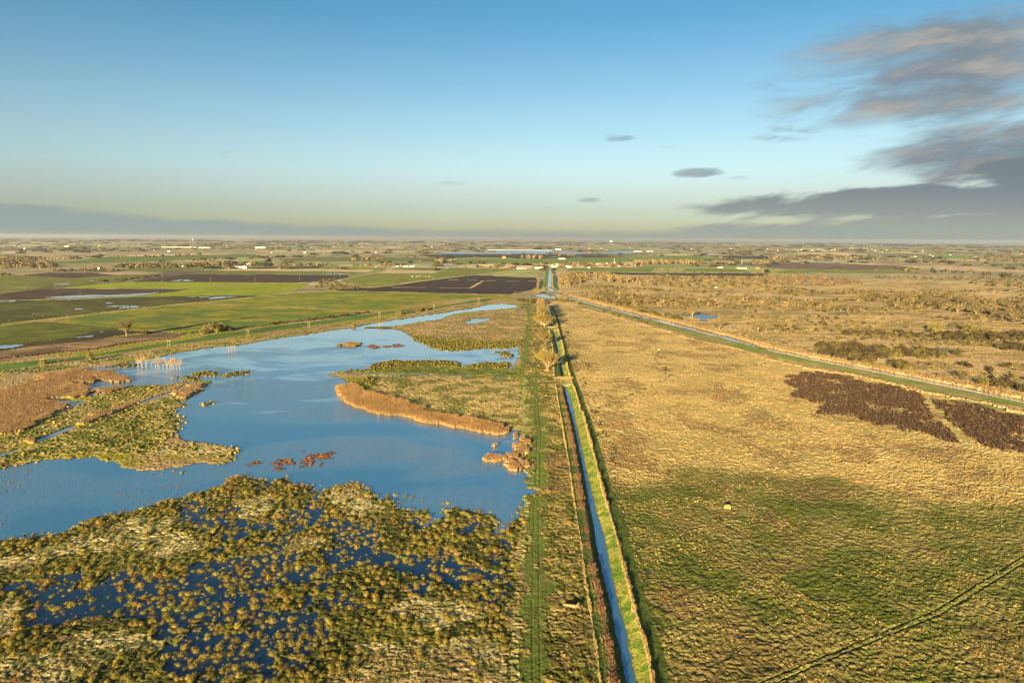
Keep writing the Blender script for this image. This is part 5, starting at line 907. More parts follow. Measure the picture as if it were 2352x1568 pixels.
# ------------------------------------------------------------------ built things
CR['v7'] = (976.2, 551.2, 4.551)
for k_, v_ in dict(white=(.62, .57, .48), cream=(.66, .52, .32), brick=(.36, .20, .12), paleb=(.52, .40, .26), grey=(.30, .29, .27)).items(): MAT['w_'+k_] = plain('wall_'+k_, v_, .85, 1.5, .10)
for k_, v_ in dict(tile=(.24, .12, .075), slate=(.12, .12, .13), pale=(.42, .40, .37), green=(.12, .24, .17), orange=(.45, .20, .09), white=(.7, .68, .64)).items(): MAT['r_'+k_] = plain('roof_'+k_, v_, .7, 2., .15)
MAT['timber'] = plain('weathered_timber', (.30, .21, .11), .85, 6., .2); MAT['paletimber'] = plain('new_timber', (.38, .24, .07), .8, 5., .15); MAT['pane'] = plain('dark_window_glass', (.05, .06, .07), .15, 2., .1, .5)
MAT['glasshouse'] = plain('greenhouse_glass', (.26, .31, .32), .3, .2, .12, .5); MAT['steel'] = plain('galvanised_steel', (.42, .42, .40), .5, 4., .1, .5, .4); MAT['bark'] = plain('dead_bark', (.27, .18, .08), .9, 5., .3)
MAT['feather'] = plain('white_plumage', (.85, .82, .76), .8, 8., .05); MAT['hide'] = plain('dark_brown_hide', (.07, .035, .02), .9, 4., .3); MAT['paint'] = plain('white_vehicle_paint', (.75, .74, .72), .35, 3., .05, .5); MAT['rubber'] = plain('black_rubber', (.02, .02, .02), .9, 5., .1)
def gz_(x, y): return float(zone_at(np.array([x]), np.array([y]))[1][0])
def house(crop, px, py, w, d, h, rh, rot, wm, rm, label, cat_='house', name='house', wins=2, chim=True, group=None, detail=True, D_=None):
    x, y = at(crop, px, py) if crop else (px, py)
    r = empty(name, x, y, max(gz_(x, y), 0), rot); tag(r, label, cat_, group)
    W_ = MB().box(-w/2, w/2, -d/2, d/2, -1, h)
    for s in (-1, 1): W_.add([(s*w/2, -d/2, h), (s*w/2, d/2, h), (s*w/2, 0, h+rh)], [(0, 1, 2)])
    W_.build('wall', MAT['w_'+wm], r); rf = MB().gable(-w/2, w/2, -d/2, d/2, h, h+rh).build('roof', MAT['r_'+rm], r)
    if detail:
        if chim: MB().box(w*.28, w*.28+.9, -.45, .45, h+rh*.5, h+rh+1.3).build('chimney', MAT['w_brick'], rf)
        for k in range(wins):
            xx = -w/2+(k+1)*w/(wins+1); f = MB().box(xx-.8, xx+.8, -d/2-.08, -d/2+.05, 1., 2.4).build('window', MAT['w_white'], r)
            MB().box(xx-.65, xx+.65, -d/2-.12, -d/2-.09, 1.12, 2.28).build('pane', MAT['pane'], f)
        MB().box(-w/2+.5, -w/2+1.5, -d/2-.1, -d/2+.05, 0, 2.1).build('door', MAT['timber'], r)
    return r
V6 = [(150, 350, 22, 8, 3.2, 2, .1, 'white', 'white', 'low white bungalow left of the canal mouth'), (228, 345, 13, 9, 4.5, 4, .9, 'paleb', 'tile', 'brown roofed house just left of the canal mouth'), (458, 325, 17, 10, 6, 6, .5, 'cream', 'tile', 'large tan gabled house right of the canal mouth'), (510, 312, 9, 8, 8, 6, 1.2, 'cream', 'tile', 'tall narrow cream gabled house behind the large tan one'),
      (612, 326, 20, 10, 3.5, 4, .2, 'paleb', 'tile', 'wide low brown roofed house right of the tan house'), (700, 318, 12, 8, 4, 3.5, .3, 'white', 'slate', 'white house with slate roof in the first village row'), (722, 335, 13, 7, 2.8, 2, .15, 'white', 'white', 'small white bungalow nearest the meadow'), (790, 322, 10, 8, 3.5, 3, .8, 'brick', 'tile', 'small brick house at the wood edge'),
      (1108, 343, 8, 6, 2.8, 1.6, 0, 'white', 'white', 'tiny white shed below the green village trees'), (1290, 280, 17, 8, 5, 3.5, .1, 'white', 'tile', 'long white house at the left of the village centre'), (1350, 286, 14, 8, 5, 3, .3, 'cream', 'slate', 'cream house with slate roof in the village centre'), (1400, 292, 13, 8, 4, 4, .9, 'paleb', 'tile', 'tan house left of the leaning tower'), (1460, 280, 15, 9, 5, 5, 1.1, 'paleb', 'tile', 'steep roofed house behind the tan house'),
      (1520, 302, 15, 9, 4, 5, .2, 'brick', 'orange', 'orange roofed house just left of the leaning tower'), (1648, 305, 14, 9, 4, 4, .4, 'brick', 'tile', 'brick house just right of the leaning tower'), (1742, 308, 22, 9, 3.2, 3, .15, 'white', 'pale', 'bright white bungalow right of the leaning tower'), (1800, 296, 15, 9, 5, 4, 1., 'brick', 'orange', 'orange roofed brick house behind the white bungalow'), (1888, 300, 16, 9, 4, 4.5, .5, 'paleb', 'orange', 'orange roofed house before the long wood'),
      (1940, 296, 12, 8, 4, 4, 1., 'brick', 'tile', 'brown roofed house before the long wood'), (2005, 298, 16, 8, 3.5, 3, .2, 'cream', 'tile', 'cream house at the right end of the village'), (2080, 300, 10, 8, 4, 3, .6, 'brick', 'tile', 'last small brick house at the right end of the village'), (1595, 175, 34, 16, 4, 4, .3, 'paleb', 'pale', 'grey roofed farm shed alone before the black fields')]
V6[-1] = (600, 176)+V6[-1][2:]
for t in V6: house('v6', *t)
house('v7', 825, 193, 17, 14, 6, 6, .1, 'brick', 'orange', 'orange brick barn beyond the green field', 'barn', 'barn', 0, False)
house('c1', 925, 413, 13, 9, 5, 6, 1.2, 'cream', 'tile', 'lone yellow cottage in the dark hedge'); house('c1', 1690, 384, 12, 8, 4, 3, .2, 'white', 'slate', 'small white house in the long tree belt'); house('c1', 2050, 378, 10, 8, 3, 2, .2, 'white', 'white', 'tiny white shed left of the big barns', 'shed', 'shed')
house('l5', 395, 497, 28, 14, 7, 3, .02, 'white', 'slate', 'large white barn facing the stubble strip', 'barn', 'barn', 3, False); house('l5', 617, 497, 14, 19, 6, 3.4, 1.57, 'cream', 'pale', 'pale yellow gable ended barn right of the white barn', 'barn', 'barn', 0, False); house('l5', 540, 374, 62, 12, 3.6, 1.6, .03, 'white', 'white', 'long low white sheds behind the two barns', 'shed', 'farm_shed', 4, False)
for t in [(1290, 384, 14, 8, 3, 2, .2, 'white', 'green', 'leftmost small green roofed shed of the wet farm'), (1335, 382, 10, 8, 4, 3, 1., 'brick', 'tile', 'brown farmhouse of the wet farm'), (1375, 386, 20, 9, 4, 3, .1, 'grey', 'green', 'green roofed shed of the wet farm'), (1432, 386, 17, 8, 3, 2.4, .1, 'white', 'pale', 'white shed at the right of the wet farm'), (1105, 388, 9, 7, 3, 2.4, .5, 'brick', 'tile', 'tiny brown hut where the farm drive bends')]:
    house('c2', *t, cat_='farm building', name='farm_building')
for t in [(1912, 395, 18, 9, 3.5, 2.5, .1, 'white', 'tile', 'white house before the thin hedge on the right', 'house'), (2110, 402, 34, 16, 4, 3, .05, 'paleb', 'green', 'long green roofed shed right of the village fields', 'shed'), (2075, 400, 8, 8, 4, 3, .6, 'brick', 'tile', 'brown house left of the green roofed shed', 'house'), (2255, 400, 14, 9, 3.5, 3, .4, 'brick', 'tile', 'brick house right of the green roofed shed', 'house'), (70, 402, 18, 9, 4, 4, .4, 'white', 'tile', 'white farmhouse left of the canal mouth on the hedge', 'house'), (120, 402, 10, 8, 3, 2.5, .4, 'paleb', 'tile', 'small tan outbuilding beside the white farmhouse', 'house')]:
    house('c3', *t[:-1], cat_=t[-1], name=t[-1])
# glasshouses: a long block of parallel ridged bays
def bays(crop, px, py, w, d, h, n, label, mat='glasshouse', cat_='greenhouse', name='greenhouse', rot=0.):
    x, y = at(crop, px, py); r = empty(name, x, y, 0, rot); tag(r, label, cat_); MB().box(-w/2, w/2, -d/2, d/2, -2, h).build('wall', MAT[mat], r)
    b = w/n; R_ = MB()
    for k in range(n): a = -w/2+k*b; R_.add([(a, -d/2, h), (a+b, -d/2, h), (a+b/2, -d/2, h+b*.18), (a, d/2, h), (a+b, d/2, h), (a+b/2, d/2, h+b*.18)], [(0, 1, 2), (3, 5, 4), (0, 2, 5, 3), (2, 1, 4, 5)])
    R_.build('roof', MAT[mat], r); return r
bays('v7', 990, 108, 560, 160, 4, 40, 'very long pale glasshouse block beyond the flood'); house('v7', 1392, 104, 50, 24, 11, 2, 0, 'cream', 'pale', 'tall white industrial block at the end of the glasshouse', 'building', 'industrial_building', 0, False)
bays('v7', 2220, 122, 70, 60, 6, 5, 'small pale glasshouse right of the village at the flood edge'); bays('v7', 2345, 122, 60, 40, 6, 4, 'smaller glasshouse beside the flood on the right')
house('c1', 1650, 206, 330, 30, 4, 2, .0, 'cream', 'pale', 'very long white sheds on the far left plain', 'building', 'industrial_building', 0, False); house('c1', 1885, 212, 110, 40, 6, 3, .0, 'cream', 'pale', 'cream coloured sheds right of the very long white sheds', 'building', 'industrial_building', 0, False)
house('c1', 600, 200, 90, 30, 5, 3, .0, 'white', 'white', 'white far sheds in the left distance', 'building', 'industrial_building', 0, False); house('c2', 40, 214, 90, 40, 10, 6, .3, 'white', 'pale', 'white farm complex on the far plain left of centre', 'building', 'industrial_building', 0, False)
x, y = G(1403.6, 556.5); r = empty('block', x, y, 0); tag(r, 'big white building standing up on the horizon right of centre', 'building'); MB().box(-34, 34, -20, 20, 0, 42).box(-20, 0, -8, 8, 42, 56).build('wall', MAT['w_white'], r); MB().box(-36, 36, -22, 22, 42.01, 45).build('roof', MAT['r_pale'], r)
x, y = G(443.5, 554.5); r = empty('water_tower', x, y, 0); tag(r, 'pale water tower on the left horizon', 'water tower')
for a in range(6): MB().tube((9*math.cos(a*1.047), 9*math.sin(a*1.047), 0), (9*math.cos(a*1.047), 9*math.sin(a*1.047), 34), 1.6).build('leg', MAT['w_white'], r)
MB().tube((0, 0, 34), (0, 0, 38), 6, 15, 16).tube((0, 0, 38), (0, 0, 52), 15, 15, 16).build('tank', MAT['w_white'], r)
x, y = at('v6', 1596, 268); r = empty('tower', x, y, 0, 0); r.rotation_euler = (0, -.10, 0); tag(r, 'slender leaning tower, orange above and pale below, among the village houses', 'tower')
MB().tube((0, 0, 0), (0, 0, 11), 2.3, 1.9, 10).build('shaft', MAT['w_cream'], r); MB().tube((0, 0, 11), (0, 0, 23), 1.9, .7, 10).build('upper_shaft', MAT['r_orange'], r); MB().tube((0, 0, 23), (0, 0, 25), .9, .1, 10).build('cap', MAT['r_orange'], r)
# small houses of the far plain: one kind copied
rq2 = np.random.default_rng(31); proto = []
for wm, rm in (('white', 'pale'), ('cream', 'tile'), ('white', 'tile'), ('paleb', 'orange')):
    w_, d_, h_ = 22, 14, 7; Wm = MB().box(-w_/2, w_/2, -d_/2, d_/2, -1, h_)
    for s in (-1, 1): Wm.add([(s*w_/2, -d_/2, h_), (s*w_/2, d_/2, h_), (s*w_/2, 0, h_+4)], [(0, 1, 2)])
    a = Wm.build('wall', MAT['w_'+wm]); b = MB().gable(-w_/2, w_/2, -d_/2, d_/2, h_, h_+4).build('roof', MAT['r_'+rm]); proto.append((a.data, b.data)); bpy.data.objects.remove(a); bpy.data.objects.remove(b)
def tiny(x, y, s, label, group):
    z_, hh_, w_, _, _ = zone_at(np.array([x]), np.array([y]))
    if w_[0]: return
    r = empty('house', x, y, float(hh_[0]), rq2.uniform(-.5, .5), s); p = proto[int(rq2.integers(4))]; obj_from('wall', p[0], r); obj_from('roof', p[1], r); tag(r, label, 'house', group)
for k in range(44): x, y = at('c4', 80+rq2.uniform(0, 1)**1.2*940, 214+rq2.uniform(0, 26)); tiny(x, y, rq2.uniform(.3, .7), 'tiny pale house of the village far off on the right', 'houses of the far right village')
for k in range(14): x, y = at('c4', rq2.uniform(1000, 2352), rq2.uniform(190, 300)); tiny(x, y, rq2.uniform(.3, .7), 'tiny isolated house on the far right plain', 'isolated houses on the far right plain')
for k in range(22): x, y = at('c1', rq2.uniform(0, 2300), rq2.uniform(165, 250)); tiny(x, y, rq2.uniform(.3, .75), 'tiny isolated house on the far left plain', 'isolated houses on the far left plain')
for k in range(18): x, y = at('c2', rq2.uniform(0, 2352), rq2.uniform(160, 260)); tiny(x, y, rq2.uniform(.3, .7), 'tiny isolated house on the far middle plain', 'isolated houses on the far middle plain')
for k in range(16): x, y = at('c3', rq2.uniform(500, 2352), rq2.uniform(165, 225)); tiny(x, y, rq2.uniform(.3, .7), 'tiny isolated house behind the flooded fields', 'isolated houses behind the flooded fields')
# poles
def pole(crop, px, py, h, twin, label, group, rot=.3):
    x, y = at(crop, px, py); r = empty('power_pole', x, y, gz_(x, y)-.1, rot); tag(r, label, 'power pole', group)
    if twin:
        for s in (-1, 1): MB().tube((s*1.0, 0, -.5), (s*1.0, 0, h), .17, .12).build('post', MAT['timber'], r)
        MB().box(-1.9, 1.9, -.14, .14, h-.45, h-.15).build('crossarm', MAT['timber'], r); MB().box(-1., 1., -.08, .08, h*.55, h*.55+.18).build('brace', MAT['timber'], r)
    else:
        MB().tube((0, 0, -.5), (0, 0, h), .22, .15).build('post', MAT['timber'], r); MB().box(-1., 1., -.1, .1, h-.5, h-.25).build('crossarm', MAT['timber'], r)
    for s in ((-1.6, 0, 1.6) if twin else (-.8, .8)): MB().tube((s, 0, h-.15 if twin else h-.25), (s, 0, h+.2), .09).build('insulator', MAT['steel'], r)
for c_, x_, y_, h_ in (('c1', 388, 1303, 7.2), ('c1', 1552, 1130, 7.4), ('c1', 2280, 1030, 8), ('c2', 487, 948, 7.6), ('c2', 1133, 850, 7.4), ('c2', 1634, 780, 8), ('c2', 2045, 722, 9), ('c5', 360, -600, 7)):
    if y_ > 0: pole(c_, x_, y_, h_, True, 'twin wooden power pole with crossarm between lake and flood bank', 'twin power poles along the flood bank')
for c_, x_, y_, h_ in (('c1', 510, 572, 8), ('c1', 1018, 556, 8), ('c1', 1490, 528, 8), ('c1', 1935, 517, 9), ('c1', 2345, 516, 10), ('c2', 400, 506, 10), ('c2', 722, 508, 10), ('c2', 772, 489, 10), ('c2', 857, 470, 10), ('c2', 935, 450, 10), ('c1', 225, 605, 6)):
    pole(c_, x_, y_, h_, False, 'slim wooden pole of the line crossing the left fields', 'slim poles crossing the left fields')
for x_, y_, h_ in ((945, 400, 13), (1413, 385, 12), (520, 388, 15), (1075, 348, 10), (2070, 310, 16), (1590, 350, 13)): pole('v6', x_, y_, h_, False, 'wooden pole in the meadow below the village', 'poles in the village meadow')
for k in range(12): pole('c3', 640+k*140, 302-min(k, 5)*2+max(0, k-6)*2, 14, False, 'tiny pole of the far line behind the village', 'tiny poles behind the village')
# culvert footbridges with rails
def rail(x0, y0, x1, y1, n, h, z, name, mat, r, rails=2):
    m = MB(); 
    for k in range(rails): zz = z+h-.1-k*h*.42; m.tube((x0, y0, zz), (x1, y1, zz), .075, .075, 4)
    m.build(name, MAT[mat], r)
    for k in range(n): t = k/(n-1); xx, yy = x0+(x1-x0)*t, y0+(y1-y0)*t; MB().box(xx-.08, xx+.08, yy-.08, yy+.08, z-.6, z+h).build('post', MAT[mat], r)
def bridge(xa, xb, ya, label):
    A = np.array(G(xa, ya)); B = np.array(G(xb, ya+.6)); c = (A+B)/2; w = B[0]-A[0]; r = empty('footbridge', c[0], c[1]-1.5, 0); tag(r, label, 'footbridge')
    MB().box(-w/2, w/2, -1.6, 1.6, .02, .28).build('deck', MAT['timber'], r)
    rail(-w/2, -1.55, w/2, -1.55, 7, 1.15, .28, 'front_rail', 'paletimber', r); rail(-w/2+3, 1.55, w/2, 1.55, 6, 1.15, .28, 'rear_rail', 'paletimber', r)
    MB().box(-1.6, 2.6, -1.9, -1.66, -1.6, .02).build('headwall', MAT['w_brick'], r); return r
bridge(1274, 1315, 868, 'lower timber footbridge with pale rails over the near culvert'); bridge(1256, 1277, 751.5, 'upper timber footbridge over the far culvert')
x, y = G(1255.5, 853); r = empty('timber_rail', x, y, gz_(x, y)); tag(r, 'short pale timber rail fence beside the large willow', 'rail fence'); rail(-1.9, 0, 1.9, 0, 3, 1.1, 0, 'rail', 'paletimber', r, 3); rail(-1.9, 1.6, 1.9, 1.6, 2, 1.1, 0, 'rear_rail', 'paletimber', r, 2); MB().tube((.3, .6, -.3), (.3, .6, 3.2), .1).build('marker_post', MAT['paletimber'], r)
# post and wire fences along the ditch
for fn, lb, y0, y1 in ((lambda y: EX(dLF, y), 'post and wire fence in the straw grass left of the ditch', 140, 585), (lambda y: EX(dRF, y), 'post and wire fence in the tall grass right of the ditch', 140, 560)):
    yy = np.linspace(y0, y1, 96); xx = fn(yy); r = empty('wire_fence', xx[0], yy[0], 0); tag(r, lb, 'fence'); wr = MB(); zz = ditch(xx, yy)[1]; pm = None
    for k in range(96):
        if pm is None: pm = MB().box(-.06, .06, -.06, .06, -.4, 1.15).build('post', MAT['timber'], r); o = pm
        else: o = obj_from('post', pm.data, r)
        o.location = (xx[k]-xx[0], yy[k]-yy[0], zz[k])
        if k:
            for h_ in (.5, .95): wr.tube((xx[k-1]-xx[0], yy[k-1]-yy[0], zz[k-1]+h_), (xx[k]-xx[0], yy[k]-yy[0], zz[k]+h_), .012, .012, 3)
    wr.build('wire', MAT['steel'], r)
# feeding box in the pasture
def feeder(px, py, s, label):
    x, y = G(px, py); r = empty('feeding_box', x, y, gz_(x, y)-.05, -.05, s); tag(r, label, 'feeding box')
    f = MB()
    for sx_ in (-1, 1):
        for sy_ in (-.55, .55): f.box(sx_*.95-.08, sx_*.95+.08, sy_-.08, sy_+.08, 0, 1.75)
    f.build('frame', MAT['paletimber'], r); b = MB()
    for k in range(4): b.box(-.86, .86, -.6, -.54, .45+k*.27, .45+k*.27+.22)
    b.build('front_boards', MAT['paletimber'], r); MB().box(-.86, .86, -.53, .5, .42, .5).build('tray', MAT['timber'], r); MB().box(-.86, .86, .52, .6, .4, 1.8).build('back_board', MAT['paletimber'], r)
    MB().box(-1.5, -1.25, -.5, .3, 0, 1.7).build('side_board', MAT['paletimber'], r); MB().box(-1.05, 1.05, -.7, -.62, .12, .25).build('foot_rail', MAT['paletimber'], r)
feeder(1671, 1168, 1., 'bright yellow timber feeding box alone in the near pasture'); feeder(1513, 804, .9, 'tiny pale timber box far out in the upper pasture')
# fallen trunk with its root plate
x0, y0 = G(1294, 1391); x1, y1 = G(1322, 1397); r = empty('fallen_tree', x0, y0, gz_(x0, y0)); tag(r, 'pale fallen trunk with upturned root plate in the grass strip', 'fallen tree')
MB().tube((0, 0, .5), (x1-x0, y1-y0, .75), .32, .5, 9).tube((1.2, -.1, .5), (2., -1., .25), .16, .08).build('trunk', MAT['bark'], r)
rb = MB(); qf = np.random.default_rng(3)
for k in range(14):
    a = qf.uniform(0, 6.28); l = qf.uniform(.6, 1.5); rb.tube((x1-x0, y1-y0, .8), (x1-x0+qf.uniform(.1, 1.6), y1-y0+math.cos(a)*l, .8+math.sin(a)*l*.9), .16, .04, 4)
rb.build('root_plate', MAT['bark'], r)
# cattle, birds, vans
def skinned(name, vs, ed, rd, mat):
    me = bpy.data.meshes.new(name); me.from_pydata(vs, ed, []); me.materials.append(MAT[mat]); o = obj_from(name, me); o.modifiers.new('skin', 'SKIN')
    for k, r_ in enumerate(rd): me.skin_vertices[0].data[k].radius = (r_, r_)
    me.skin_vertices[0].data[0].use_root = True; m = o.modifiers.new('sub', 'SUBSURF'); m.levels = m.render_levels = 1
    dg = bpy.context.evaluated_depsgraph_get(); out = bpy.data.meshes.new_from_object(o.evaluated_get(dg)); bpy.data.objects.remove(o); return out
vs = [(0, 0, 1.15), (.75, 0, 1.2), (1.15, 0, 1.35), (1.5, 0, 1.3), (1.85, 0, 1.05), (-.75, 0, 1.2), (-1., 0, 1.0), (-1.05, 0, .5)]; ed = [(0, 1), (1, 2), (2, 3), (3, 4), (0, 5), (5, 6), (6, 7)]; rd = [.42, .42, .28, .2, .12, .4, .06, .05]
for sx_, b_ in ((.7, 1), (-.75, 5)):
    for s in (-1, 1): n = len(vs); vs += [(sx_, s*.2, .8), (sx_-.04, s*.2, .42), (sx_, s*.2, .03)]; ed += [(b_, n), (n, n+1), (n+1, n+2)]; rd += [.2, .1, .09]
COW = skinned('cow', vs, ed, rd, 'hide')
for c_, x_, y_, a_ in (('c4', 132, 900, .3), ('c4', 350, 920, 2.9), ('c4', 60, 928, 1.2), ('c4', 100, 840, .1)):
    x, y = at(c_, x_, y_); o = obj_from('cow', COW); o.location = (x, y, gz_(x, y)-.1); o.rotation_euler = (0, 0, a_); tag(o, 'dark brown cow grazing on the tan heath', 'cow', 'dark cattle on the heath')
SWAN = skinned('swan', [(0, 0, .35), (.35, 0, .4), (.55, 0, .7), (.6, 0, 1.0), (.75, 0, 1.02), (-.35, 0, .38), (-.6, 0, .45)], [(0, 1), (1, 2), (2, 3), (3, 4), (0, 5), (5, 6)], [.26, .2, .08, .07, .05, .22, .08], 'feather')
for k in range(34):
    x, y = at('c2', 1430+rq2.uniform(0, 1)**1.4*190, 470+rq2.uniform(-4, 10)); o = obj_from('swan', SWAN); o.location = (x, y, gz_(x, y)); o.scale = (1.3,)*3; o.rotation_euler = (0, 0, rq2.uniform(0, 6.28)); tag(o, 'white swan feeding in the green meadow flock', 'swan', 'flock of white swans in the meadow')
def van(crop, px, py, rot, label):
    x, y = at(crop, px, py); r = empty('parked_van', x, y, gz_(x, y), rot); tag(r, label, 'van')
    MB().add([(-2.6, -1, .4), (2.6, -1, .4), (2.6, -1, 1.1), (1.8, -1, 1.3), (1.2, -1, 2.2), (-2.6, -1, 2.3), (-2.6, 1, .4), (2.6, 1, .4), (2.6, 1, 1.1), (1.8, 1, 1.3), (1.2, 1, 2.2), (-2.6, 1, 2.3)],
             [(0, 1, 2, 3, 4, 5), (11, 10, 9, 8, 7, 6), (0, 6, 7, 1), (1, 7, 8, 2), (2, 8, 9, 3), (3, 9, 10, 4), (4, 10, 11, 5), (5, 11, 6, 0)]).build('body', MAT['paint'], r)
    for a in (-1.6, 1.6):
        for s in (-1.04, 1.04): MB().tube((a, s-.1, .36), (a, s+.1, .36), .36, .36, 12).build('wheel', MAT['rubber'], r)
    MB().box(.1, 1.2, -1.03, -1.0, 1.4, 2.).box(.1, 1.2, 1.0, 1.03, 1.4, 2.).build('window', MAT['pane'], r)
van('c2', 918, 571, .1, 'white van parked by the bushes at the black field'); van('v4', 1892, 647, .0, 'white van parked at the edge of the far scrub'); van('v6', 750, 338, .2, 'white van in front of the village bungalows')
# ------------------------------------------------------------------ light, sky, air
EL = math.radians(10.5); AZ = math.radians(20.1)   # the sun stands behind the viewer, to the left
trav = Vector((math.sin(AZ)*math.cos(EL), math.cos(AZ)*math.cos(EL), -math.sin(EL)))
sd = bpy.data.lights.new('sun', 'SUN'); sd.energy = 5.0; sd.angle = math.radians(.5); sd.color = (1., .80, .50)
so = bpy.data.objects.new('sun', sd); C.objects.link(so); so.rotation_euler = trav.to_track_quat('-Z', 'Y').to_euler(); so.location = (0, -200, 300)
w = bpy.data.worlds.new('World'); sc.world = w; w.use_nodes = True; nt = w.node_tree; L = nt.links.new
for n in list(nt.nodes): nt.nodes.remove(n)
out = N(nt, 'ShaderNodeOutputWorld'); bg = N(nt, 'ShaderNodeBackground'); L(bg.outputs[0], out.inputs[0])
sky = N(nt, 'ShaderNodeTexSky', sky_type='NISHITA'); sky.sun_disc = False; sky.sun_elevation = EL
sky.sun_rotation = math.pi+AZ; sky.altitude = 100; sky.air_density = 1.0; sky.dust_density = .6; sky.ozone_density = 1.2
tc = N(nt, 'ShaderNodeTexCoord'); sep = N(nt, 'ShaderNodeSeparateXYZ'); L(tc.outputs['Generated'], sep.inputs[0])
def mth(op, a, b=None, c=None, clamp=False):
    n = N(nt, 'ShaderNodeMath', operation=op); n.use_clamp = clamp
    for i, v in enumerate((a, b, c)):
        if v is None: continue
        if isinstance(v, (int, float)): n.inputs[i].default_value = v
        else: L(v, n.inputs[i])
    return n.outputs[0]
def sms(x, a, b, lo=0., hi=1.):
    n = N(nt, 'ShaderNodeMapRange', interpolation_type='SMOOTHSTEP'); L(x, n.inputs[0])
    for i, v in enumerate((a, b, lo, hi)): n.inputs[i+1].default_value = v
    return n.outputs[0]
yy = mth('MAXIMUM', sep.outputs['Y'], .15)
A_ = mth('DIVIDE', sep.outputs['X'], yy); E_ = mth('DIVIDE', sep.outputs['Z'], yy)
def comb(x, y, z=0.):
    n = N(nt, 'ShaderNodeCombineXYZ')
    for i, v in enumerate((x, y, z)):
        if isinstance(v, (int, float)): n.inputs[i].default_value = v
        else: L(v, n.inputs[i])
    return n.outputs[0]
def cnoise(dx, dy, det=6, sx=5.5, sy=24., rough=.58, slope=.16, seed=0.):
    # streets of cloud that rise a little to the right
    e2 = mth('SUBTRACT', E_, mth('MULTIPLY', A_, slope))
    v = comb(mth('MULTIPLY_ADD', A_, sx, dx), mth('MULTIPLY_ADD', e2, sy, dy), seed)
    n = N(nt, 'ShaderNodeTexNoise'); n.inputs['Scale'].default_value = 1.; n.inputs['Detail'].default_value = det; n.inputs['Roughness'].default_value = rough
    n.inputs['Distortion'].default_value = .35
    L(v, n.inputs['Vector']); return n.outputs['Fac']
def ell(px, py, rx, ry, slope=0., k=1., flat=False):
    a0, e0 = sky_ae(px, py); ra, re = rx/1568., ry/1568.*1.02
    da = mth('SUBTRACT', A_, a0); de = mth('SUBTRACT', mth('SUBTRACT', E_, e0), mth('MULTIPLY', da, slope))
    q = mth('ADD', mth('POWER', mth('DIVIDE', mth('ABSOLUTE', da), ra), 2.), mth('POWER', mth('DIVIDE', mth('ABSOLUTE', de), re), 2.))
    return mth('MULTIPLY', mth('MAXIMUM', mth('SUBTRACT', 1., q), -1.), k)
def mx(*v):
    r = v[0]
    for q in v[1:]: r = mth('MAXIMUM', r, q)
    return r
big1 = mx(ell(2200, 160, 480, 150, .10, 1.1), ell(2330, 345, 400, 85, .05, 1.2), ell(2050, 100, 200, 60, .2, .5))
wedge = mx(ell(2450, 455, 900, 50, .035, 2.6), ell(2500, 515, 800, 46, .02, 2.6), ell(2300, 540, 860, 36, 0, 2.), ell(2500, 410, 420, 60, 0, 2.2))
small = mx(ell(1615, 397, 75, 14, .05, 1.6), ell(1703, 409, 48, 7, .0, 1.2), ell(1357, 460, 40, 9, 0, 1.1), ell(1415, 316, 45, 11, 0, .7), ell(1520, 338, 75, 6, .02, .7), ell(1790, 320, 80, 12, -.03, .7), ell(1840, 298, 70, 10, 0, .5), ell(1262, 478, 45, 3, 0, .7), ell(1390, 478, 50, 5, 0, .8), ell(930, 473, 28, 5, 0, .8), ell(1030, 420, 40, 6, 0, .45))
left = mx(ell(-60, 515, 560, 44, -.01, 2.0), ell(300, 528, 740, 32, -.02, 1.6), ell(0, 482, 240, 18, 0, 1.3), ell(900, 545, 900, 20, 0, .7))
n0 = cnoise(0, 0); n1 = cnoise(.10, -.55)
nf = cnoise(3.1, 1.7, 5, 7., 34., .6)
dens1 = sms(mth('ADD', mth('ADD', mth('MULTIPLY', mth('SUBTRACT', n0, .37), 3.4), mth('MULTIPLY', mth('SUBTRACT', nf, .5), 1.6)), mth('MULTIPLY', mth('SUBTRACT', big1, .25), 1.3)), .0, 1.7)
dens1 = mth('MULTIPLY', dens1, sms(mth('ADD', big1, mth('MULTIPLY', mth('SUBTRACT', nf, .5), .8)), -.1, .5))
dens2 = sms(mth('ADD', wedge, mth('ADD', mth('MULTIPLY', mth('SUBTRACT', nf, .5), 5.), mth('MULTIPLY', mth('SUBTRACT', n0, .5), 3.))), .0, 1.4)
dens3 = sms(mth('ADD', small, mth('MULTIPLY', mth('SUBTRACT', nf, .5), 4.5)), .15, 1.5)
dens4 = sms(mth('ADD', left, mth('MULTIPLY', mth('SUBTRACT', nf, .5), 2.2)), .0, 1.0)
# colours
mul = N(nt, 'ShaderNodeMix', data_type='RGBA', blend_type='MULTIPLY'); mul.inputs[0].default_value = 1.
L(sky.outputs[0], mul.inputs[6])
up = mth('MAXIMUM', sep.outputs['Z'], 0.)
ramp = N(nt, 'ShaderNodeValToRGB'); L(up, ramp.inputs[0]); RP = ramp.color_ramp
RS = [(0., .46, .55, .70), (.039, .47, .545, .72), (.065, .575, .61, .76), (.095, .655, .725, .83), (.124, .66, .745, .82), (.166, .61, .74, .81), (.234, .46, .68, .79), (.29, .315, .63, .76), (.55, .30, .62, .82)]
for i, (p_, *c_) in enumerate(RS):
    e_ = RP.elements[i] if i < 2 else RP.elements.new(p_)
    e_.position = p_; e_.color = (*c_, 1)
L(ramp.outputs[0], mul.inputs[7])
skyc = mul.outputs[2]
lit = sms(mth('ADD', mth('SUBTRACT', n0, n1), mth('MULTIPLY', mth('SUBTRACT', nf, .5), .25)), -.06, .26)
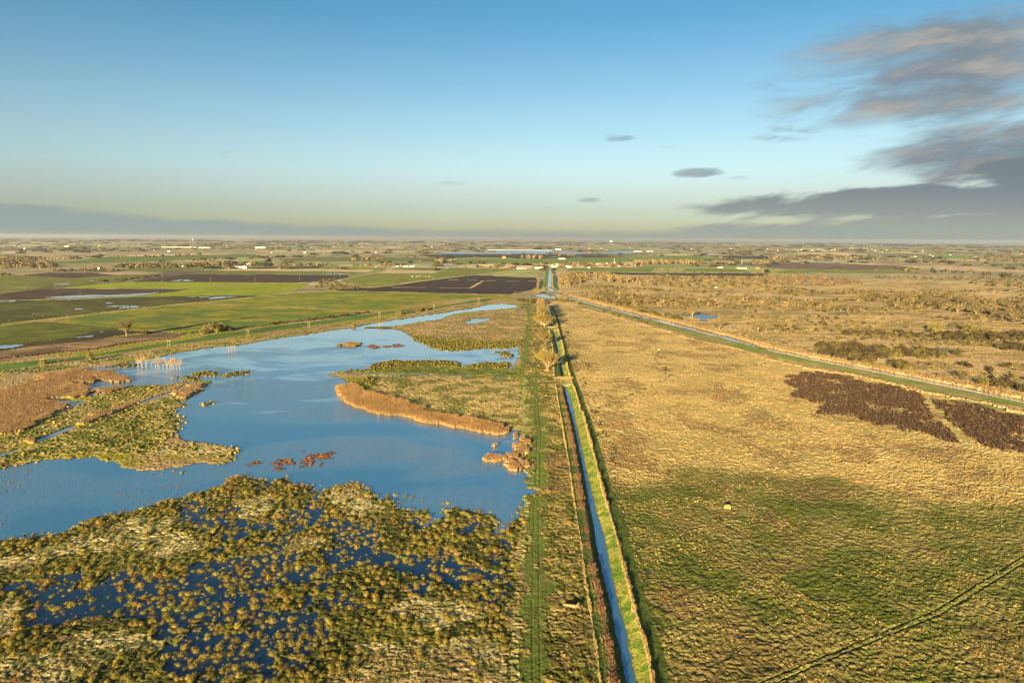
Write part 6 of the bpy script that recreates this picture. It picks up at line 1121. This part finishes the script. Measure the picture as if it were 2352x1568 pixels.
def mixc(f, a, b):
    n = N(nt, 'ShaderNodeMix', data_type='RGBA')
    if isinstance(f, (int, float)): n.inputs[0].default_value = f
    else: L(f, n.inputs[0])
    for i, v in ((6, a), (7, b)):
        if isinstance(v, tuple): n.inputs[i].default_value = (*v, 1)
        else: L(v, n.inputs[i])
    return n.outputs[2]
K = 1.
cd = mixc(lit, tuple(K*c for c in (1.2, 1.5, 1.75)), tuple(K*c for c in (2.3, 2.2, 2.05)))
edge = mth('SUBTRACT', 1., dens2)
cb = mixc(mth('MULTIPLY', edge, .7), tuple(K*c for c in (1.0, 1.25, 1.4)), tuple(K*c for c in (2.3, 2.15, 1.95)))
lowm = sms(E_, .0, .085)
cb = mixc(lowm, tuple(K*c for c in (1.95, 2.15, 1.95)), cb)
cl = mixc(lowm, tuple(K*c for c in (1.6, 2.05, 2.1)), tuple(K*c for c in (1.6, 1.95, 1.95)))
band = sms(E_, .016, -.002, 0., .85)
r = mixc(dens1, skyc, cd); r = mixc(mth('MULTIPLY', dens3, .75), r, cd); r = mixc(mth('MULTIPLY', dens2, .95), r, cb); r = mixc(mth('MULTIPLY', dens4, .85), r, cl); r = mixc(band, r, tuple(K*c for c in (1.8, 2.1, 1.75)))
L(r, bg.inputs[0]); bg.inputs[1].default_value = .0495
# haze: one even body of air over the whole country
hb = MB().box(-52000, 52000, -3000, 53000, -4, 135)
hm = bpy.data.materials.new('haze'); hm.use_nodes = True; hn = hm.node_tree; hn.nodes.remove(hn.nodes['Principled BSDF'])
pv = N(hn, 'ShaderNodeVolumePrincipled'); pv.inputs['Density'].default_value = 4.2e-5; pv.inputs['Color'].default_value = (.96, .92, .84, 1); pv.inputs['Anisotropy'].default_value = .46
hn.links.new(pv.outputs[0], hn.nodes['Material Output'].inputs['Volume'])
tag(hb.build('haze', hm), 'thin pale haze over the far country', 'haze', None, 'stuff')
sc.view_settings.view_transform = 'Standard'; sc.view_settings.look = 'None'; sc.view_settings.gamma = 1
sc.view_settings.use_curve_mapping = False; sc.view_settings.exposure = 1.93
sc.cycles.max_bounces = 5; sc.cycles.volume_bounces = 0; sc.cycles.diffuse_bounces = 2; sc.cycles.glossy_bounces = 3
